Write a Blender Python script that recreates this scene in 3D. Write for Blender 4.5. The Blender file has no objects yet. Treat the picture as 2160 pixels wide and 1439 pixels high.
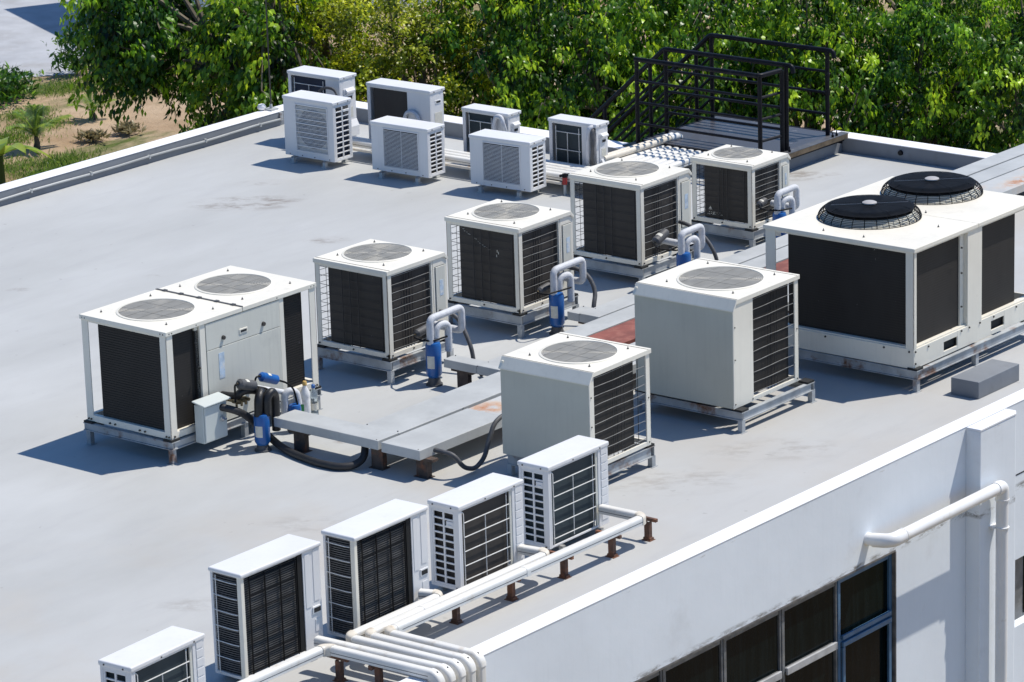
import bpy, bmesh, math, random
import numpy as np
from mathutils import Vector, Matrix

random.seed(7)
R = math.radians
SC = bpy.context.scene
COL = SC.collection
PI = math.pi

# ------------------------------------------------------------------ materials
def _nt(name):
    m = bpy.data.materials.new(name); m.use_nodes = True
    nt = m.node_tree
    return m, nt, nt.nodes['Principled BSDF']

def _n(nt, t, **kw):
    n = nt.nodes.new(t)
    for k, v in kw.items():
        if k.startswith('i_'):
            n.inputs[k[2:]].default_value = v
        else:
            setattr(n, k, v)
    return n

def _mix(nt, fac, a, b):
    n = nt.nodes.new('ShaderNodeMix'); n.data_type = 'RGBA'
    for sock, v in ((0, fac), (6, a), (7, b)):
        if isinstance(v, (int, float)): n.inputs[sock].default_value = v
        elif isinstance(v, tuple): n.inputs[sock].default_value = (*v, 1) if len(v) == 3 else v
        else: nt.links.new(v, n.inputs[sock])
    return n.outputs[2]

def _noise(nt, vec, scale, detail=4, rough=.55, lo=.35, hi=.65):
    t = _n(nt, 'ShaderNodeTexNoise'); t.inputs['Scale'].default_value = scale
    t.inputs['Detail'].default_value = detail; t.inputs['Roughness'].default_value = rough
    nt.links.new(vec, t.inputs['Vector'])
    r = _n(nt, 'ShaderNodeMapRange'); r.inputs[1].default_value = lo; r.inputs[2].default_value = hi
    nt.links.new(t.outputs['Fac'], r.inputs[0])
    return r.outputs[0], t.outputs['Fac']

def _pos(nt, scale=(1, 1, 1)):
    g = _n(nt, 'ShaderNodeNewGeometry')
    m = _n(nt, 'ShaderNodeMapping'); m.inputs['Scale'].default_value = scale
    nt.links.new(g.outputs['Position'], m.inputs['Vector'])
    return m.outputs[0]

def mat(name, col, rough=.5, metal=0., var=.12, vs=2.5, dirt=None, dirt_scale=6., dirt_lo=.55, dirt_hi=.75,
        bump=0., bs=40., stretch=(1, 1, 1), spec=.5, streak=0., coat=0.):
    m, nt, b = _nt(name)
    p = _pos(nt, stretch)
    f, _ = _noise(nt, p, vs)
    dark = tuple(c * (1 - var) for c in col); lite = tuple(min(1, c * (1 + var * .6)) for c in col)
    c = _mix(nt, f, dark, lite)
    if streak:
        p2 = _pos(nt, (9, 9, .6)); f2, _ = _noise(nt, p2, 2.2, 5, .6, .52, .8)
        mm = _n(nt, 'ShaderNodeMath', operation='MULTIPLY'); nt.links.new(f2, mm.inputs[0]); mm.inputs[1].default_value = streak
        c = _mix(nt, mm.outputs[0], c, tuple(x * .45 for x in col))
    if dirt:
        f3, _ = _noise(nt, p, dirt_scale, 7, .65, dirt_lo, dirt_hi)
        c = _mix(nt, f3, c, dirt)
    nt.links.new(c, b.inputs['Base Color'])
    b.inputs['Roughness'].default_value = rough; b.inputs['Metallic'].default_value = metal
    b.inputs['Specular IOR Level'].default_value = spec
    if bump:
        _, h = _noise(nt, p, bs, 5, .6)
        bp = _n(nt, 'ShaderNodeBump'); bp.inputs['Strength'].default_value = bump; bp.inputs['Distance'].default_value = .01
        nt.links.new(h, bp.inputs['Height']); nt.links.new(bp.outputs[0], b.inputs['Normal'])
    return m

def coil_mat(name, base, line, period_z, amount, var=.35):
    """aluminium fin stack: dark, fine horizontal tube rows, cloudy dust"""
    m, nt, b = _nt(name)
    p = _pos(nt)
    w = _n(nt, 'ShaderNodeTexWave', wave_type='BANDS', bands_direction='Z')
    w.inputs['Scale'].default_value = 1 / period_z * .314159; w.inputs['Distortion'].default_value = 0
    nt.links.new(p, w.inputs['Vector'])
    mm = _n(nt, 'ShaderNodeMath', operation='MULTIPLY'); nt.links.new(w.outputs['Fac'], mm.inputs[0]); mm.inputs[1].default_value = amount
    c = _mix(nt, mm.outputs[0], base, line)
    f, _ = _noise(nt, _pos(nt, (1, 1, .35)), 3.2, 5, .6, .3, .7)
    c = _mix(nt, f, c, tuple(min(1, x * (1 + var) + .008) for x in base))
    f2, _ = _noise(nt, p, 22, 3, .5, .74, .8)
    c = _mix(nt, f2, c, (.25, .24, .23))
    nt.links.new(c, b.inputs['Base Color']); b.inputs['Roughness'].default_value = .55
    b.inputs['Specular IOR Level'].default_value = .25
    return m

M = {}
M['beige'] = mat('beige_painted_steel', (.82, .775, .665), .42, var=.05, vs=1.5, dirt=(.45, .41, .34), dirt_scale=3, dirt_lo=.62, dirt_hi=1.0, streak=.14)
M['panelgrey'] = mat('grey_painted_panel', (.64, .63, .555), .45, var=.05, vs=1.2, dirt=(.42, .41, .38), dirt_scale=2.6, dirt_lo=.58, dirt_hi=1.05, streak=.22)
M['backshade'] = mat('shaded_back_sheet', (.51, .505, .43), .45, var=.06, vs=1.2, dirt=(.42, .42, .35), dirt_scale=2.6, dirt_lo=.58, dirt_hi=1.05, streak=.12)  # darker copy of the panel paint, shade of the back side in its colour
M['white'] = mat('white_painted_casing', (.74, .735, .73), .4, var=.04, vs=1.5, dirt=(.5, .49, .46), dirt_scale=5, dirt_lo=.64, dirt_hi=1., streak=.1)
M['plastic'] = mat('white_plastic', (.79, .785, .77), .35, var=.05, vs=3, dirt=(.5, .44, .34), dirt_scale=7, dirt_lo=.6, dirt_hi=.85)
M['trunking'] = mat('white_plastic_trunking', (.76, .745, .70), .38, var=.06, vs=2, dirt=(.55, .47, .36), dirt_scale=5, dirt_lo=.58, dirt_hi=.82)
M['elbow'] = mat('yellowed_plastic_elbow', (.72, .66, .56), .4, var=.08, vs=6, dirt=(.46, .33, .2), dirt_scale=9, dirt_lo=.55, dirt_hi=.85)
M['coil'] = coil_mat('dark_condenser_fins', (.017, .015, .0135), (.05, .047, .043), .03, .35)
M['coilbrown'] = coil_mat('dusty_brown_condenser_fins', (.034, .030, .027), (.06, .055, .05), .026, .25)
M['coilblue'] = coil_mat('dark_blue_condenser_fins', (.022, .034, .04), (.045, .06, .068), .024, .3)
M['coilnavy'] = coil_mat('navy_condenser_fins', (.006, .014, .034), (.015, .03, .06), .024, .3)
M['slat'] = mat('black_fin_slats', (.10, .10, .10), .5, var=.3, vs=8)
M['slatcore'] = mat('black_core', (.006, .006, .006), .8, var=.2)
M['wire'] = mat('galvanised_wire', (.30, .295, .28), .5, .0, var=.25, vs=10)
M['wireshade'] = mat('shaded_galvanised_wire', (.02, .02, .022), .5, 0, var=.2, vs=10)  # galvanised wire with its shade put into the colour
M['wirewhite'] = mat('white_coated_wire', (.72, .71, .68), .45, 0, var=.15, vs=10)
M['blackwire'] = mat('black_coated_wire', (.006, .006, .007), .55, 0, var=.2, spec=.2, vs=10)
M['cagewire'] = mat('glossy_black_cage_wire', (.008, .008, .009), .6, 0, var=.2, vs=10, spec=.12)
M['bracketrust'] = mat('rusty_bracket_steel', (.11, .06, .042), .8, .0, var=.35, vs=9, dirt=(.26, .10, .045), dirt_scale=7, dirt_lo=.45, dirt_hi=.65)
M['grille'] = mat('grey_grille_wire', (.275, .27, .25), .85, .0, var=.12, vs=8)
M['wellshade'] = mat('fan_opening_shade', (.02, .02, .02), .7)  # dark disc colour stands for the shade inside the fan openings
M['hub'] = mat('grey_fan_hub', (.42, .40, .39), .5, var=.1)
M['bolt'] = mat('dark_bolt', (.06, .055, .05), .5, .3)
M['galv'] = mat('galvanised_sheet', (.455, .465, .455), .5, .0, var=.10, vs=2.2, dirt=(.34, .35, .34), dirt_scale=4, dirt_lo=.55, dirt_hi=.95, spec=.5, streak=.1)
def rust_sheet(name, spots):
    m = mat(name, (.50, .505, .49), .5, .0, var=.1, vs=2.2, dirt=(.36, .36, .34), dirt_scale=4, dirt_lo=.55, dirt_hi=.95)
    nt = m.node_tree; b = nt.nodes['Principled BSDF']; c = b.inputs['Base Color'].links[0].from_socket
    p = _pos(nt); f, _ = _noise(nt, p, 7, 8, .7, .38, .62)
    for x, y, rx, ry in spots:
        mp = _n(nt, 'ShaderNodeMapping'); mp.inputs['Location'].default_value = (-x / rx, -y / ry, 0); mp.inputs['Scale'].default_value = (1 / rx, 1 / ry, 0); nt.links.new(p, mp.inputs['Vector'])
        ln = _n(nt, 'ShaderNodeVectorMath', operation='LENGTH'); nt.links.new(mp.outputs[0], ln.inputs[0])
        for lo, hi, col in ((1.5, .5, (.60, .40, .24)), (1.0, .35, (.42, .17, .07))):
            r = _n(nt, 'ShaderNodeMapRange'); r.inputs[1].default_value = lo; r.inputs[2].default_value = hi; nt.links.new(ln.outputs['Value'], r.inputs[0])
            mm = _n(nt, 'ShaderNodeMath', operation='MULTIPLY'); nt.links.new(r.outputs[0], mm.inputs[0]); nt.links.new(f, mm.inputs[1])
            c = _mix(nt, mm.outputs[0], c, col)
    nt.links.new(c, b.inputs['Base Color']); return m
M['galvrust'] = rust_sheet('galvanised_sheet_with_rust', ((30.28, 25.27, .26, .24), (30.5, 25.1, .2, .15), (42.1, 25.70, .5, .14), (43.2, 25.95, .5, .14), (41.2, 25.95, .3, .1)))
M['redsheet'] = mat('red_oxide_sheet', (.24, .075, .055), .7, var=.22, vs=4, dirt=(.33, .14, .10), dirt_scale=8, dirt_lo=.5, dirt_hi=.8)
M['stand'] = mat('weathered_grey_steel', (.40, .42, .43), .55, .1, var=.2, vs=5, dirt=(.16, .065, .025), dirt_scale=3.2, dirt_lo=.55, dirt_hi=.68)
M['standrust'] = mat('rusty_steel', (.085, .062, .05), .8, .0, var=.35, vs=9, dirt=(.24, .09, .04), dirt_scale=5, dirt_lo=.52, dirt_hi=.68)
M['rubber'] = mat('black_rubber', (.012, .012, .012), .7, var=.2)
M['foam'] = mat('white_foam_insulation', (.60, .61, .63), .65, var=.1, vs=14, dirt=(.36, .37, .38), dirt_scale=12, dirt_lo=.55, dirt_hi=.85, bump=.5, bs=30)
M['blackfoam'] = mat('black_foam_insulation', (.012, .012, .013), .45, var=.3, vs=16, bump=.4, bs=30)
M['hose'] = mat('grey_flexible_conduit', (.085, .085, .088), .6, var=.25, vs=14, dirt=(.2, .19, .18), dirt_scale=20, dirt_lo=.6, dirt_hi=.8)
M['blackhose'] = mat('black_corrugated_hose', (.022, .022, .024), .55, var=.25, vs=14)
M['blue'] = mat('blue_gloss_paint', (.015, .11, .36), .3, var=.12, vs=5, dirt=(.01, .055, .22), dirt_scale=4, dirt_lo=.56, dirt_hi=.7, coat=.3)
M['paper'] = mat('paper_label', (.66, .64, .56), .7, var=.1, vs=20)
M['sticker'] = mat('faded_blue_sticker', (.50, .61, .72), .6, var=.25, vs=12, dirt=(.72, .72, .70), dirt_scale=16, dirt_lo=.5, dirt_hi=.66)
M['blacksteel'] = mat('black_painted_steel', (.010, .010, .013), .4, .0, var=.3, vs=6, spec=.15, dirt=(.03, .035, .04), dirt_scale=10, dirt_lo=.56, dirt_hi=.8)
M['cabinet'] = mat('light_grey_cabinet', (.56, .60, .58), .4, var=.04)
M['chrome'] = mat('chrome', (.7, .7, .7), .2, 1.)
M['brass'] = mat('tarnished_brass', (.25, .2, .12), .4, .8)
M['red'] = mat('red_plastic', (.35, .02, .02), .4)
M['gap'] = mat('dark_gap', (.02, .02, .02), .8)
M['cap'] = mat('yellow_plastic_cap', (.62, .40, .12), .4)
M['green'] = mat('green_print', (.05, .30, .10), .5)
M['bark'] = mat('grey_brown_bark', (.10, .08, .06), .9, var=.4, vs=6, bump=.6, bs=12)
M['twig'] = mat('pale_twig', (.17, .14, .10), .8, var=.3, vs=9)

def clear_mat(name, col):
    m, nt, b = _nt(name)
    b.inputs['Base Color'].default_value = (*col, 1); b.inputs['Transmission Weight'].default_value = .85
    b.inputs['Roughness'].default_value = .12; b.inputs['IOR'].default_value = 1.3
    return m
M['pet'] = clear_mat('clear_plastic_bottle', (.78, .88, .93))

def roof_mat():
    m, nt, b = _nt('pale_grey_roof_coating')
    p = _pos(nt)
    f1, _ = _noise(nt, _pos(nt, (.6, 1.3, 1)), .34, 7, .62, .30, .70)
    c = _mix(nt, f1, (.40, .402, .388), (.50, .505, .495))
    # warm dusty areas around the plant stands
    f2, _ = _noise(nt, p, .55, 6, .6, .45, .75)
    sp = _n(nt, 'ShaderNodeSeparateXYZ'); nt.links.new(p, sp.inputs[0])
    mr = _n(nt, 'ShaderNodeMapRange'); mr.inputs[1].default_value = 27.5; mr.inputs[2].default_value = 24.5
    nt.links.new(sp.outputs[1], mr.inputs[0])
    mm = _n(nt, 'ShaderNodeMath', operation='MULTIPLY'); nt.links.new(f2, mm.inputs[0]); nt.links.new(mr.outputs[0], mm.inputs[1])
    m2 = _n(nt, 'ShaderNodeMath', operation='MULTIPLY'); nt.links.new(mm.outputs[0], m2.inputs[0]); m2.inputs[1].default_value = .95
    c = _mix(nt, m2.outputs[0], c, (.44, .40, .345))
    # the coating is greyer on the strip nearest the front parapet
    mg = _n(nt, 'ShaderNodeMapRange'); mg.inputs[1].default_value = 25.5; mg.inputs[2].default_value = 22.0
    mg.inputs[3].default_value = 0; mg.inputs[4].default_value = .55
    nt.links.new(sp.outputs[1], mg.inputs[0])
    c = _mix(nt, mg.outputs[0], c, (.445, .445, .44))
    # trowel sweeps
    pst = _pos(nt, (.5, 2.2, 1)); f3, _ = _noise(nt, pst, 1.6, 6, .65, .52, .85)
    m3 = _n(nt, 'ShaderNodeMath', operation='MULTIPLY'); nt.links.new(f3, m3.inputs[0]); m3.inputs[1].default_value = .6
    c = _mix(nt, m3.outputs[0], c, (.385, .385, .385))
    # dirt marks left by dried puddles
    rot = _n(nt, 'ShaderNodeMapping'); rot.inputs['Rotation'].default_value = (0, 0, .891); nt.links.new(p, rot.inputs['Vector'])
    st = _n(nt, 'ShaderNodeMapping'); st.inputs['Scale'].default_value = (.9, 1.7, 1); nt.links.new(rot.outputs[0], st.inputs['Vector'])
    nz, _ = _noise(nt, st.outputs[0], 2.6, 8, .70, .475, .60)
    nh, _ = _noise(nt, st.outputs[0], 1.1, 6, .6, .35, .7)
    for (x, y, rx, ry, amt) in ((36.6, 34.75, .78, .42, .95), (37.6, 35.35, .42, .16, .6), (35.7, 32.48, .3, .17, .9), (33.13, 33.2, .14, .08, .7), (31.7, 34.2, .16, .1, .6), (41.9, 29.2, .6, .3, .8), (30.2, 22.75, .9, .5, .35), (31.7, 22.4, .8, .4, .4), (29.3, 26.5, .15, .07, 1.), (27.0, 25.0, .5, .3, .3), (24.6, 24.3, .4, .2, .35)):
        u0, v0 = x * .628 - y * .777, x * .777 + y * .628
        mp = _n(nt, 'ShaderNodeMapping'); mp.inputs['Location'].default_value = (-u0 / rx, -v0 / ry, 0); mp.inputs['Scale'].default_value = (1 / rx, 1 / ry, 0)
        nt.links.new(rot.outputs[0], mp.inputs['Vector'])
        ln = _n(nt, 'ShaderNodeVectorMath', operation='LENGTH'); nt.links.new(mp.outputs[0], ln.inputs[0])
        r1 = _n(nt, 'ShaderNodeMapRange'); r1.inputs[1].default_value = 1.15; r1.inputs[2].default_value = .55; nt.links.new(ln.outputs['Value'], r1.inputs[0])
        a = _n(nt, 'ShaderNodeMath', operation='MULTIPLY'); nt.links.new(r1.outputs[0], a.inputs[0]); nt.links.new(nz, a.inputs[1])
        a2 = _n(nt, 'ShaderNodeMath', operation='MULTIPLY'); nt.links.new(a.outputs[0], a2.inputs[0]); a2.inputs[1].default_value = amt
        r2 = _n(nt, 'ShaderNodeMapRange'); r2.inputs[1].default_value = 1.7; r2.inputs[2].default_value = .3; r2.inputs[4].default_value = .5 * amt; nt.links.new(ln.outputs['Value'], r2.inputs[0])
        a3 = _n(nt, 'ShaderNodeMath', operation='MULTIPLY'); nt.links.new(r2.outputs[0], a3.inputs[0]); nt.links.new(nh, a3.inputs[1])
        c = _mix(nt, a3.outputs[0], c, (.41, .395, .375))
        c = _mix(nt, a2.outputs[0], c, (.25, .225, .20))
    # specks
    f5, _ = _noise(nt, p, 7, 2, .5, .72, .76)
    m5 = _n(nt, 'ShaderNodeMath', operation='MULTIPLY'); nt.links.new(f5, m5.inputs[0]); m5.inputs[1].default_value = .5
    c = _mix(nt, m5.outputs[0], c, (.3, .29, .28))
    nt.links.new(c, b.inputs['Base Color']); b.inputs['Roughness'].default_value = .6; b.inputs['Specular IOR Level'].default_value = .35
    _, h = _noise(nt, _pos(nt, (.6, 1.6, 1)), 1.3, 7, .55)
    bp = _n(nt, 'ShaderNodeBump'); bp.inputs['Strength'].default_value = .35; bp.inputs['Distance'].default_value = .03
    nt.links.new(h, bp.inputs['Height']); nt.links.new(bp.outputs[0], b.inputs['Normal'])
    return m
M['roof'] = roof_mat()
M['wallwhite'] = mat('white_painted_render', (.79, .83, .865), .7, var=.04, vs=.9, dirt=(.55, .56, .56), dirt_scale=1.0, dirt_lo=.58, dirt_hi=1.0, bump=.3, bs=3.5, streak=.07)
def _wall_stain():
    m = M['wallwhite']; nt = m.node_tree; b = nt.nodes['Principled BSDF']; src = b.inputs['Base Color'].links[0].from_socket
    p = _pos(nt); sp = _n(nt, 'ShaderNodeSeparateXYZ'); nt.links.new(p, sp.inputs[0])
    c = src
    for z0, hw, sc, lo, hi, col, st in ((-.765, .05, 9, .45, .62, (.22, .21, .19), (.5, 1, 1.6)), (.165, .015, 8, .58, .70, (.56, .55, .53), (.5, 1, 2)), (-.42, .22, 5, .66, .80, (.58, .57, .55), (1.2, 1, .25))):
        d = _n(nt, 'ShaderNodeMath', operation='SUBTRACT'); nt.links.new(sp.outputs[2], d.inputs[0]); d.inputs[1].default_value = z0
        a = _n(nt, 'ShaderNodeMath', operation='ABSOLUTE'); nt.links.new(d.outputs[0], a.inputs[0])
        r = _n(nt, 'ShaderNodeMapRange'); r.inputs[1].default_value = hw; r.inputs[2].default_value = hw * .25; nt.links.new(a.outputs[0], r.inputs[0])
        f, _ = _noise(nt, _pos(nt, st), sc, 7, .7, lo, hi)
        mm = _n(nt, 'ShaderNodeMath', operation='MULTIPLY'); nt.links.new(r.outputs[0], mm.inputs[0]); nt.links.new(f, mm.inputs[1])
        c = _mix(nt, mm.outputs[0], c, col)
    nt.links.new(c, b.inputs['Base Color'])
_wall_stain()
M['capwhite'] = mat('white_painted_coping', (.83, .83, .84), .6, var=.04, vs=1.2, dirt=(.6, .58, .54), dirt_scale=7, dirt_lo=.6, dirt_hi=.9)
M['wallgrey'] = mat('grey_painted_upstand', (.21, .225, .245), .7, var=.12, vs=1.2, dirt=(.15, .15, .155), dirt_scale=3, dirt_lo=.55, dirt_hi=.9, bump=.2, bs=8)
M['frame'] = mat('weathered_aluminium_frame', (.17, .175, .18), .5, .1, var=.3, vs=6, dirt=(.30, .29, .27), dirt_scale=7, dirt_lo=.55, dirt_hi=.75)
M['framelight'] = mat('pale_aluminium_rail', (.44, .44, .44), .5, .1, var=.2, vs=6)
M['frameblue'] = mat('blue_painted_frame', (.07, .16, .27), .45, var=.2, vs=6)
M['edgestain'] = mat('grimy_edge', (.16, .15, .14), .8, var=.4, vs=9)

def glass_mat():
    m, nt, b = _nt('dark_window_glass')
    p = _pos(nt, (1, 1, .12)); f, _ = _noise(nt, p, 14, 4, .6, .4, .8)
    c = _mix(nt, f, (.002, .005, .0055), (.007, .013, .014))
    nt.links.new(c, b.inputs['Base Color']); b.inputs['Roughness'].default_value = .1; b.inputs['Specular IOR Level'].default_value = .06
    return m
M['glass'] = glass_mat()

def deck_mat():
    m, nt, b = _nt('black_chequer_plate')
    p = _pos(nt)
    w = _n(nt, 'ShaderNodeTexChecker'); w.inputs['Scale'].default_value = 55; nt.links.new(p, w.inputs['Vector'])
    w.inputs['Color1'].default_value = (.085, .085, .095, 1); w.inputs['Color2'].default_value = (.060, .060, .070, 1)
    f, _ = _noise(nt, p, 5, 7, .7, .6, .72)
    c = _mix(nt, f, w.outputs['Color'], (.22, .22, .23))
    nt.links.new(c, b.inputs['Base Color']); b.inputs['Roughness'].default_value = .38
    return m
M['deck'] = deck_mat()
M['deckedge'] = mat('worn_black_angle', (.10, .10, .105), .45, var=.3, vs=6, dirt=(.55, .55, .54), dirt_scale=5, dirt_lo=.60, dirt_hi=.72)

def ground_mat():
    m, nt, b = _nt('sandy_soil_with_grass')
    p = _pos(nt)
    f, _ = _noise(nt, p, .45, 7, .62, .38, .66)
    c = _mix(nt, f, (.47, .35, .235), (.33, .225, .135))
    f2, _ = _noise(nt, _pos(nt, (.35, .9, 1)), .42, 7, .62, .50, .60)
    f4, _ = _noise(nt, p, 6, 4, .6, .3, .7)
    g = _mix(nt, f4, (.055, .09, .02), (.13, .15, .045))
    c = _mix(nt, f2, c, g)
    nt.links.new(c, b.inputs['Base Color']); b.inputs['Roughness'].default_value = .95; b.inputs['Specular IOR Level'].default_value = .1
    _, h = _noise(nt, p, 3, 8, .65); bp = _n(nt, 'ShaderNodeBump'); bp.inputs['Strength'].default_value = .8; bp.inputs['Distance'].default_value = .12
    nt.links.new(h, bp.inputs['Height']); nt.links.new(bp.outputs[0], b.inputs['Normal'])
    return m
M['ground'] = ground_mat()
M['road'] = mat('pale_concrete_road', (.40, .41, .43), .8, var=.12, vs=1.2, dirt=(.30, .29, .28), dirt_scale=.7, dirt_lo=.5, dirt_hi=.8, bump=.3, bs=5)

def leaf_mat(name, dark, mid, lite, trans=.36, rough=.34):
    m, nt, b = _nt(name)
    a = _n(nt, 'ShaderNodeAttribute', attribute_name='tone')
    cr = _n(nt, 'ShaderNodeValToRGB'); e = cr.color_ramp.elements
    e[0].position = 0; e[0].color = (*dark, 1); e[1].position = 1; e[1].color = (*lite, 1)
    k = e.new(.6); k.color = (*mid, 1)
    nt.links.new(a.outputs['Fac'], cr.inputs[0])
    nt.links.new(cr.outputs[0], b.inputs['Base Color'])
    b.inputs['Roughness'].default_value = .36; b.inputs['Specular IOR Level'].default_value = .42
    tr = _n(nt, 'ShaderNodeBsdfTranslucent')
    hs = _n(nt, 'ShaderNodeHueSaturation'); hs.inputs['Value'].default_value = 1.9; hs.inputs['Hue'].default_value = .485
    nt.links.new(cr.outputs[0], hs.inputs['Color']); nt.links.new(hs.outputs[0], tr.inputs['Color'])
    mx = _n(nt, 'ShaderNodeMixShader'); mx.inputs[0].default_value = trans
    nt.links.new(b.outputs[0], mx.inputs[1]); nt.links.new(tr.outputs[0], mx.inputs[2])
    nt.links.new(mx.outputs[0], nt.nodes['Material Output'].inputs[0])
    return m
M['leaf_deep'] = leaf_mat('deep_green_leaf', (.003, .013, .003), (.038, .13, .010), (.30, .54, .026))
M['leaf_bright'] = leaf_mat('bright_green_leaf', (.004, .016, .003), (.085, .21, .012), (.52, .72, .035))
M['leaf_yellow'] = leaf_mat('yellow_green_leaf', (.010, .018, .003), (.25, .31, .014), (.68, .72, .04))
M['leaf_dry'] = leaf_mat('dry_grass_blade', (.10, .09, .04), (.24, .20, .09), (.40, .34, .18))
M['leaf_palm'] = leaf_mat('palm_leaf', (.035, .085, .012), (.13, .23, .03), (.32, .42, .07))

# ------------------------------------------------------------------ mesh builder
class MB:
    def __init__(s): s.v = []; s.f = []; s.sm = []
    def add(s, vs, fs, smooth=False):
        o = len(s.v); s.v += [tuple(v) for v in vs]
        for f in fs: s.f.append(tuple(i + o for i in f)); s.sm.append(smooth)
        return s
    def box(s, x0, x1, y0, y1, z0, z1):
        if x0 > x1: x0, x1 = x1, x0
        if y0 > y1: y0, y1 = y1, y0
        if z0 > z1: z0, z1 = z1, z0
        v = [(x0, y0, z0), (x1, y0, z0), (x1, y1, z0), (x0, y1, z0), (x0, y0, z1), (x1, y0, z1), (x1, y1, z1), (x0, y1, z1)]
        return s.add(v, [(0, 3, 2, 1), (4, 5, 6, 7), (0, 1, 5, 4), (1, 2, 6, 5), (2, 3, 7, 6), (3, 0, 4, 7)])
    def prism(s, poly, axis, a0, a1):
        """poly: 2-D outline; axis 'y' -> (x,z) outline, 'x' -> (y,z), 'z' -> (x,y)"""
        def P(q, a):
            return {'y': (q[0], a, q[1]), 'x': (a, q[0], q[1]), 'z': (q[0], q[1], a)}[axis]
        n = len(poly); v = [P(q, a0) for q in poly] + [P(q, a1) for q in poly]
        f = [tuple(range(n)), tuple(range(2 * n - 1, n - 1, -1))] + [(i, i + n, (i + 1) % n + n, (i + 1) % n) for i in range(n)]
        return s.add(v, f)
    def cyl(s, p0, p1, r0, r1=None, n=20, smooth=True):
        p0, p1 = Vector(p0), Vector(p1); r1 = r0 if r1 is None else r1
        d = (p1 - p0).normalized(); a = d.orthogonal().normalized(); b = d.cross(a)
        v = []
        for p, r in ((p0, r0), (p1, r1)):
            v += [p + (a * math.cos(t) + b * math.sin(t)) * r for t in (2 * PI * i / n for i in range(n))]
        s.add(v, [(i, (i + 1) % n, (i + 1) % n + n, i + n) for i in range(n)], smooth)
        s.add(v[:n], [tuple(range(n - 1, -1, -1))]); s.add(v[n:], [tuple(range(n))])
        return s
    def lathe(s, c, prof, n=28, smooth=True):
        """prof: (radius, z) list, about vertical axis at c"""
        v = []; f = []
        for r, z in prof:
            v += [(c[0] + r * math.cos(2 * PI * i / n), c[1] + r * math.sin(2 * PI * i / n), c[2] + z) for i in range(n)]
        for k in range(len(prof) - 1):
            f += [(k * n + i, k * n + (i + 1) % n, (k + 1) * n + (i + 1) % n, (k + 1) * n + i) for i in range(n)]
        s.add(v, f, smooth); s.add(v[-n:], [tuple(range(n))]); s.add(v[:n], [tuple(range(n - 1, -1, -1))])
        return s
    def ring(s, c, r0, r1, n=48, dz=0.):
        v = [(c[0] + r0 * math.cos(2 * PI * i / n), c[1] + r0 * math.sin(2 * PI * i / n), c[2]) for i in range(n)]
        v += [(c[0] + r1 * math.cos(2 * PI * i / n), c[1] + r1 * math.sin(2 * PI * i / n), c[2] + dz) for i in range(n)]
        return s.add(v, [(i, i + n, (i + 1) % n + n, (i + 1) % n) for i in range(n)])
    def disc(s, c, r, n=48):
        return s.add([(c[0] + r * math.cos(2 * PI * i / n), c[1] + r * math.sin(2 * PI * i / n), c[2]) for i in range(n)], [tuple(range(n))])
    def tube(s, pts, r, n=10, fillet=0., prof=None, seg=5, r_end=None, smooth=True):
        pts = [Vector(p) for p in pts]
        if fillet:
            q = [pts[0]]
            for i in range(1, len(pts) - 1):
                a, b, c = pts[i - 1], pts[i], pts[i + 1]
                d0 = (a - b); d1 = (c - b); L = min(fillet, d0.length * .49, d1.length * .49)
                p0 = b + d0.normalized() * L; p1 = b + d1.normalized() * L
                for k in range(seg + 1):
                    t = k / seg; q.append(p0 * (1 - t) ** 2 + b * 2 * t * (1 - t) + p1 * t * t)
            q.append(pts[-1]); pts = q
        m = len(pts); rings = []
        up = None
        for i in range(m):
            t = (pts[min(i + 1, m - 1)] - pts[max(i - 1, 0)]).normalized()
            if prof:
                u = Vector((0, 0, 1))
                if abs(t.z) > .9 and up is not None: u = up
                side = t.cross(u)
                if side.length < 1e-4: side = t.orthogonal()
                side.normalize(); u = side.cross(t).normalized()
                if abs(t.z) < .9: up = None
                if up is None: up = u if abs(t.z) > .5 else -t if False else u
                rings.append([pts[i] + side * a + u * b for a, b in prof])
            else:
                if up is None: up = t.orthogonal().normalized()
                up = (up - t * up.dot(t)); up = up.normalized() if up.length > 1e-5 else t.orthogonal().normalized()
                w = t.cross(up)
                rr = r if r_end is None else r + (r_end - r) * i / (m - 1)
                rings.append([pts[i] + (up * math.cos(2 * PI * k / n) + w * math.sin(2 * PI * k / n)) * rr for k in range(n)])
        n = len(rings[0]); v = [p for rg in rings for p in rg]; f = []
        for i in range(m - 1):
            f += [(i * n + k, i * n + (k + 1) % n, (i + 1) * n + (k + 1) % n, (i + 1) * n + k) for k in range(n)]
        s.add(v, f, smooth); s.add(rings[0], [tuple(range(n - 1, -1, -1))]); s.add(rings[-1], [tuple(range(n))])
        return s
    def build(s, name, material, parent=None, bevel=0., seg=2):
        me = bpy.data.meshes.new(name)
        o = bpy.data.objects.new(name, me); COL.objects.link(o)
        V = np.array(s.v, dtype=float).reshape(-1, 3)
        if parent is not None:
            V = V - np.array(ORG[parent.name]); o.parent = parent; ORG[name_of(o)] = ORG[parent.name]
        else:
            org = np.array([(V[:, 0].min() + V[:, 0].max()) / 2, (V[:, 1].min() + V[:, 1].max()) / 2, V[:, 2].min()])
            V = V - org; o.location = org; ORG[o.name] = tuple(org)
        me.from_pydata([tuple(v) for v in V], [], s.f)
        me.polygons.foreach_set('use_smooth', s.sm)
        bm = bmesh.new(); bm.from_mesh(me)
        bmesh.ops.recalc_face_normals(bm, faces=bm.faces)
        if bevel:
            ed = [e for e in bm.edges if len(e.link_faces) == 2 and not e.link_faces[0].smooth and e.calc_face_angle(0) > .5]
            bmesh.ops.bevel(bm, geom=ed, offset=bevel, segments=seg, affect='EDGES', profile=.5, clamp_overlap=True)
        bm.to_mesh(me); bm.free()
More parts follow.
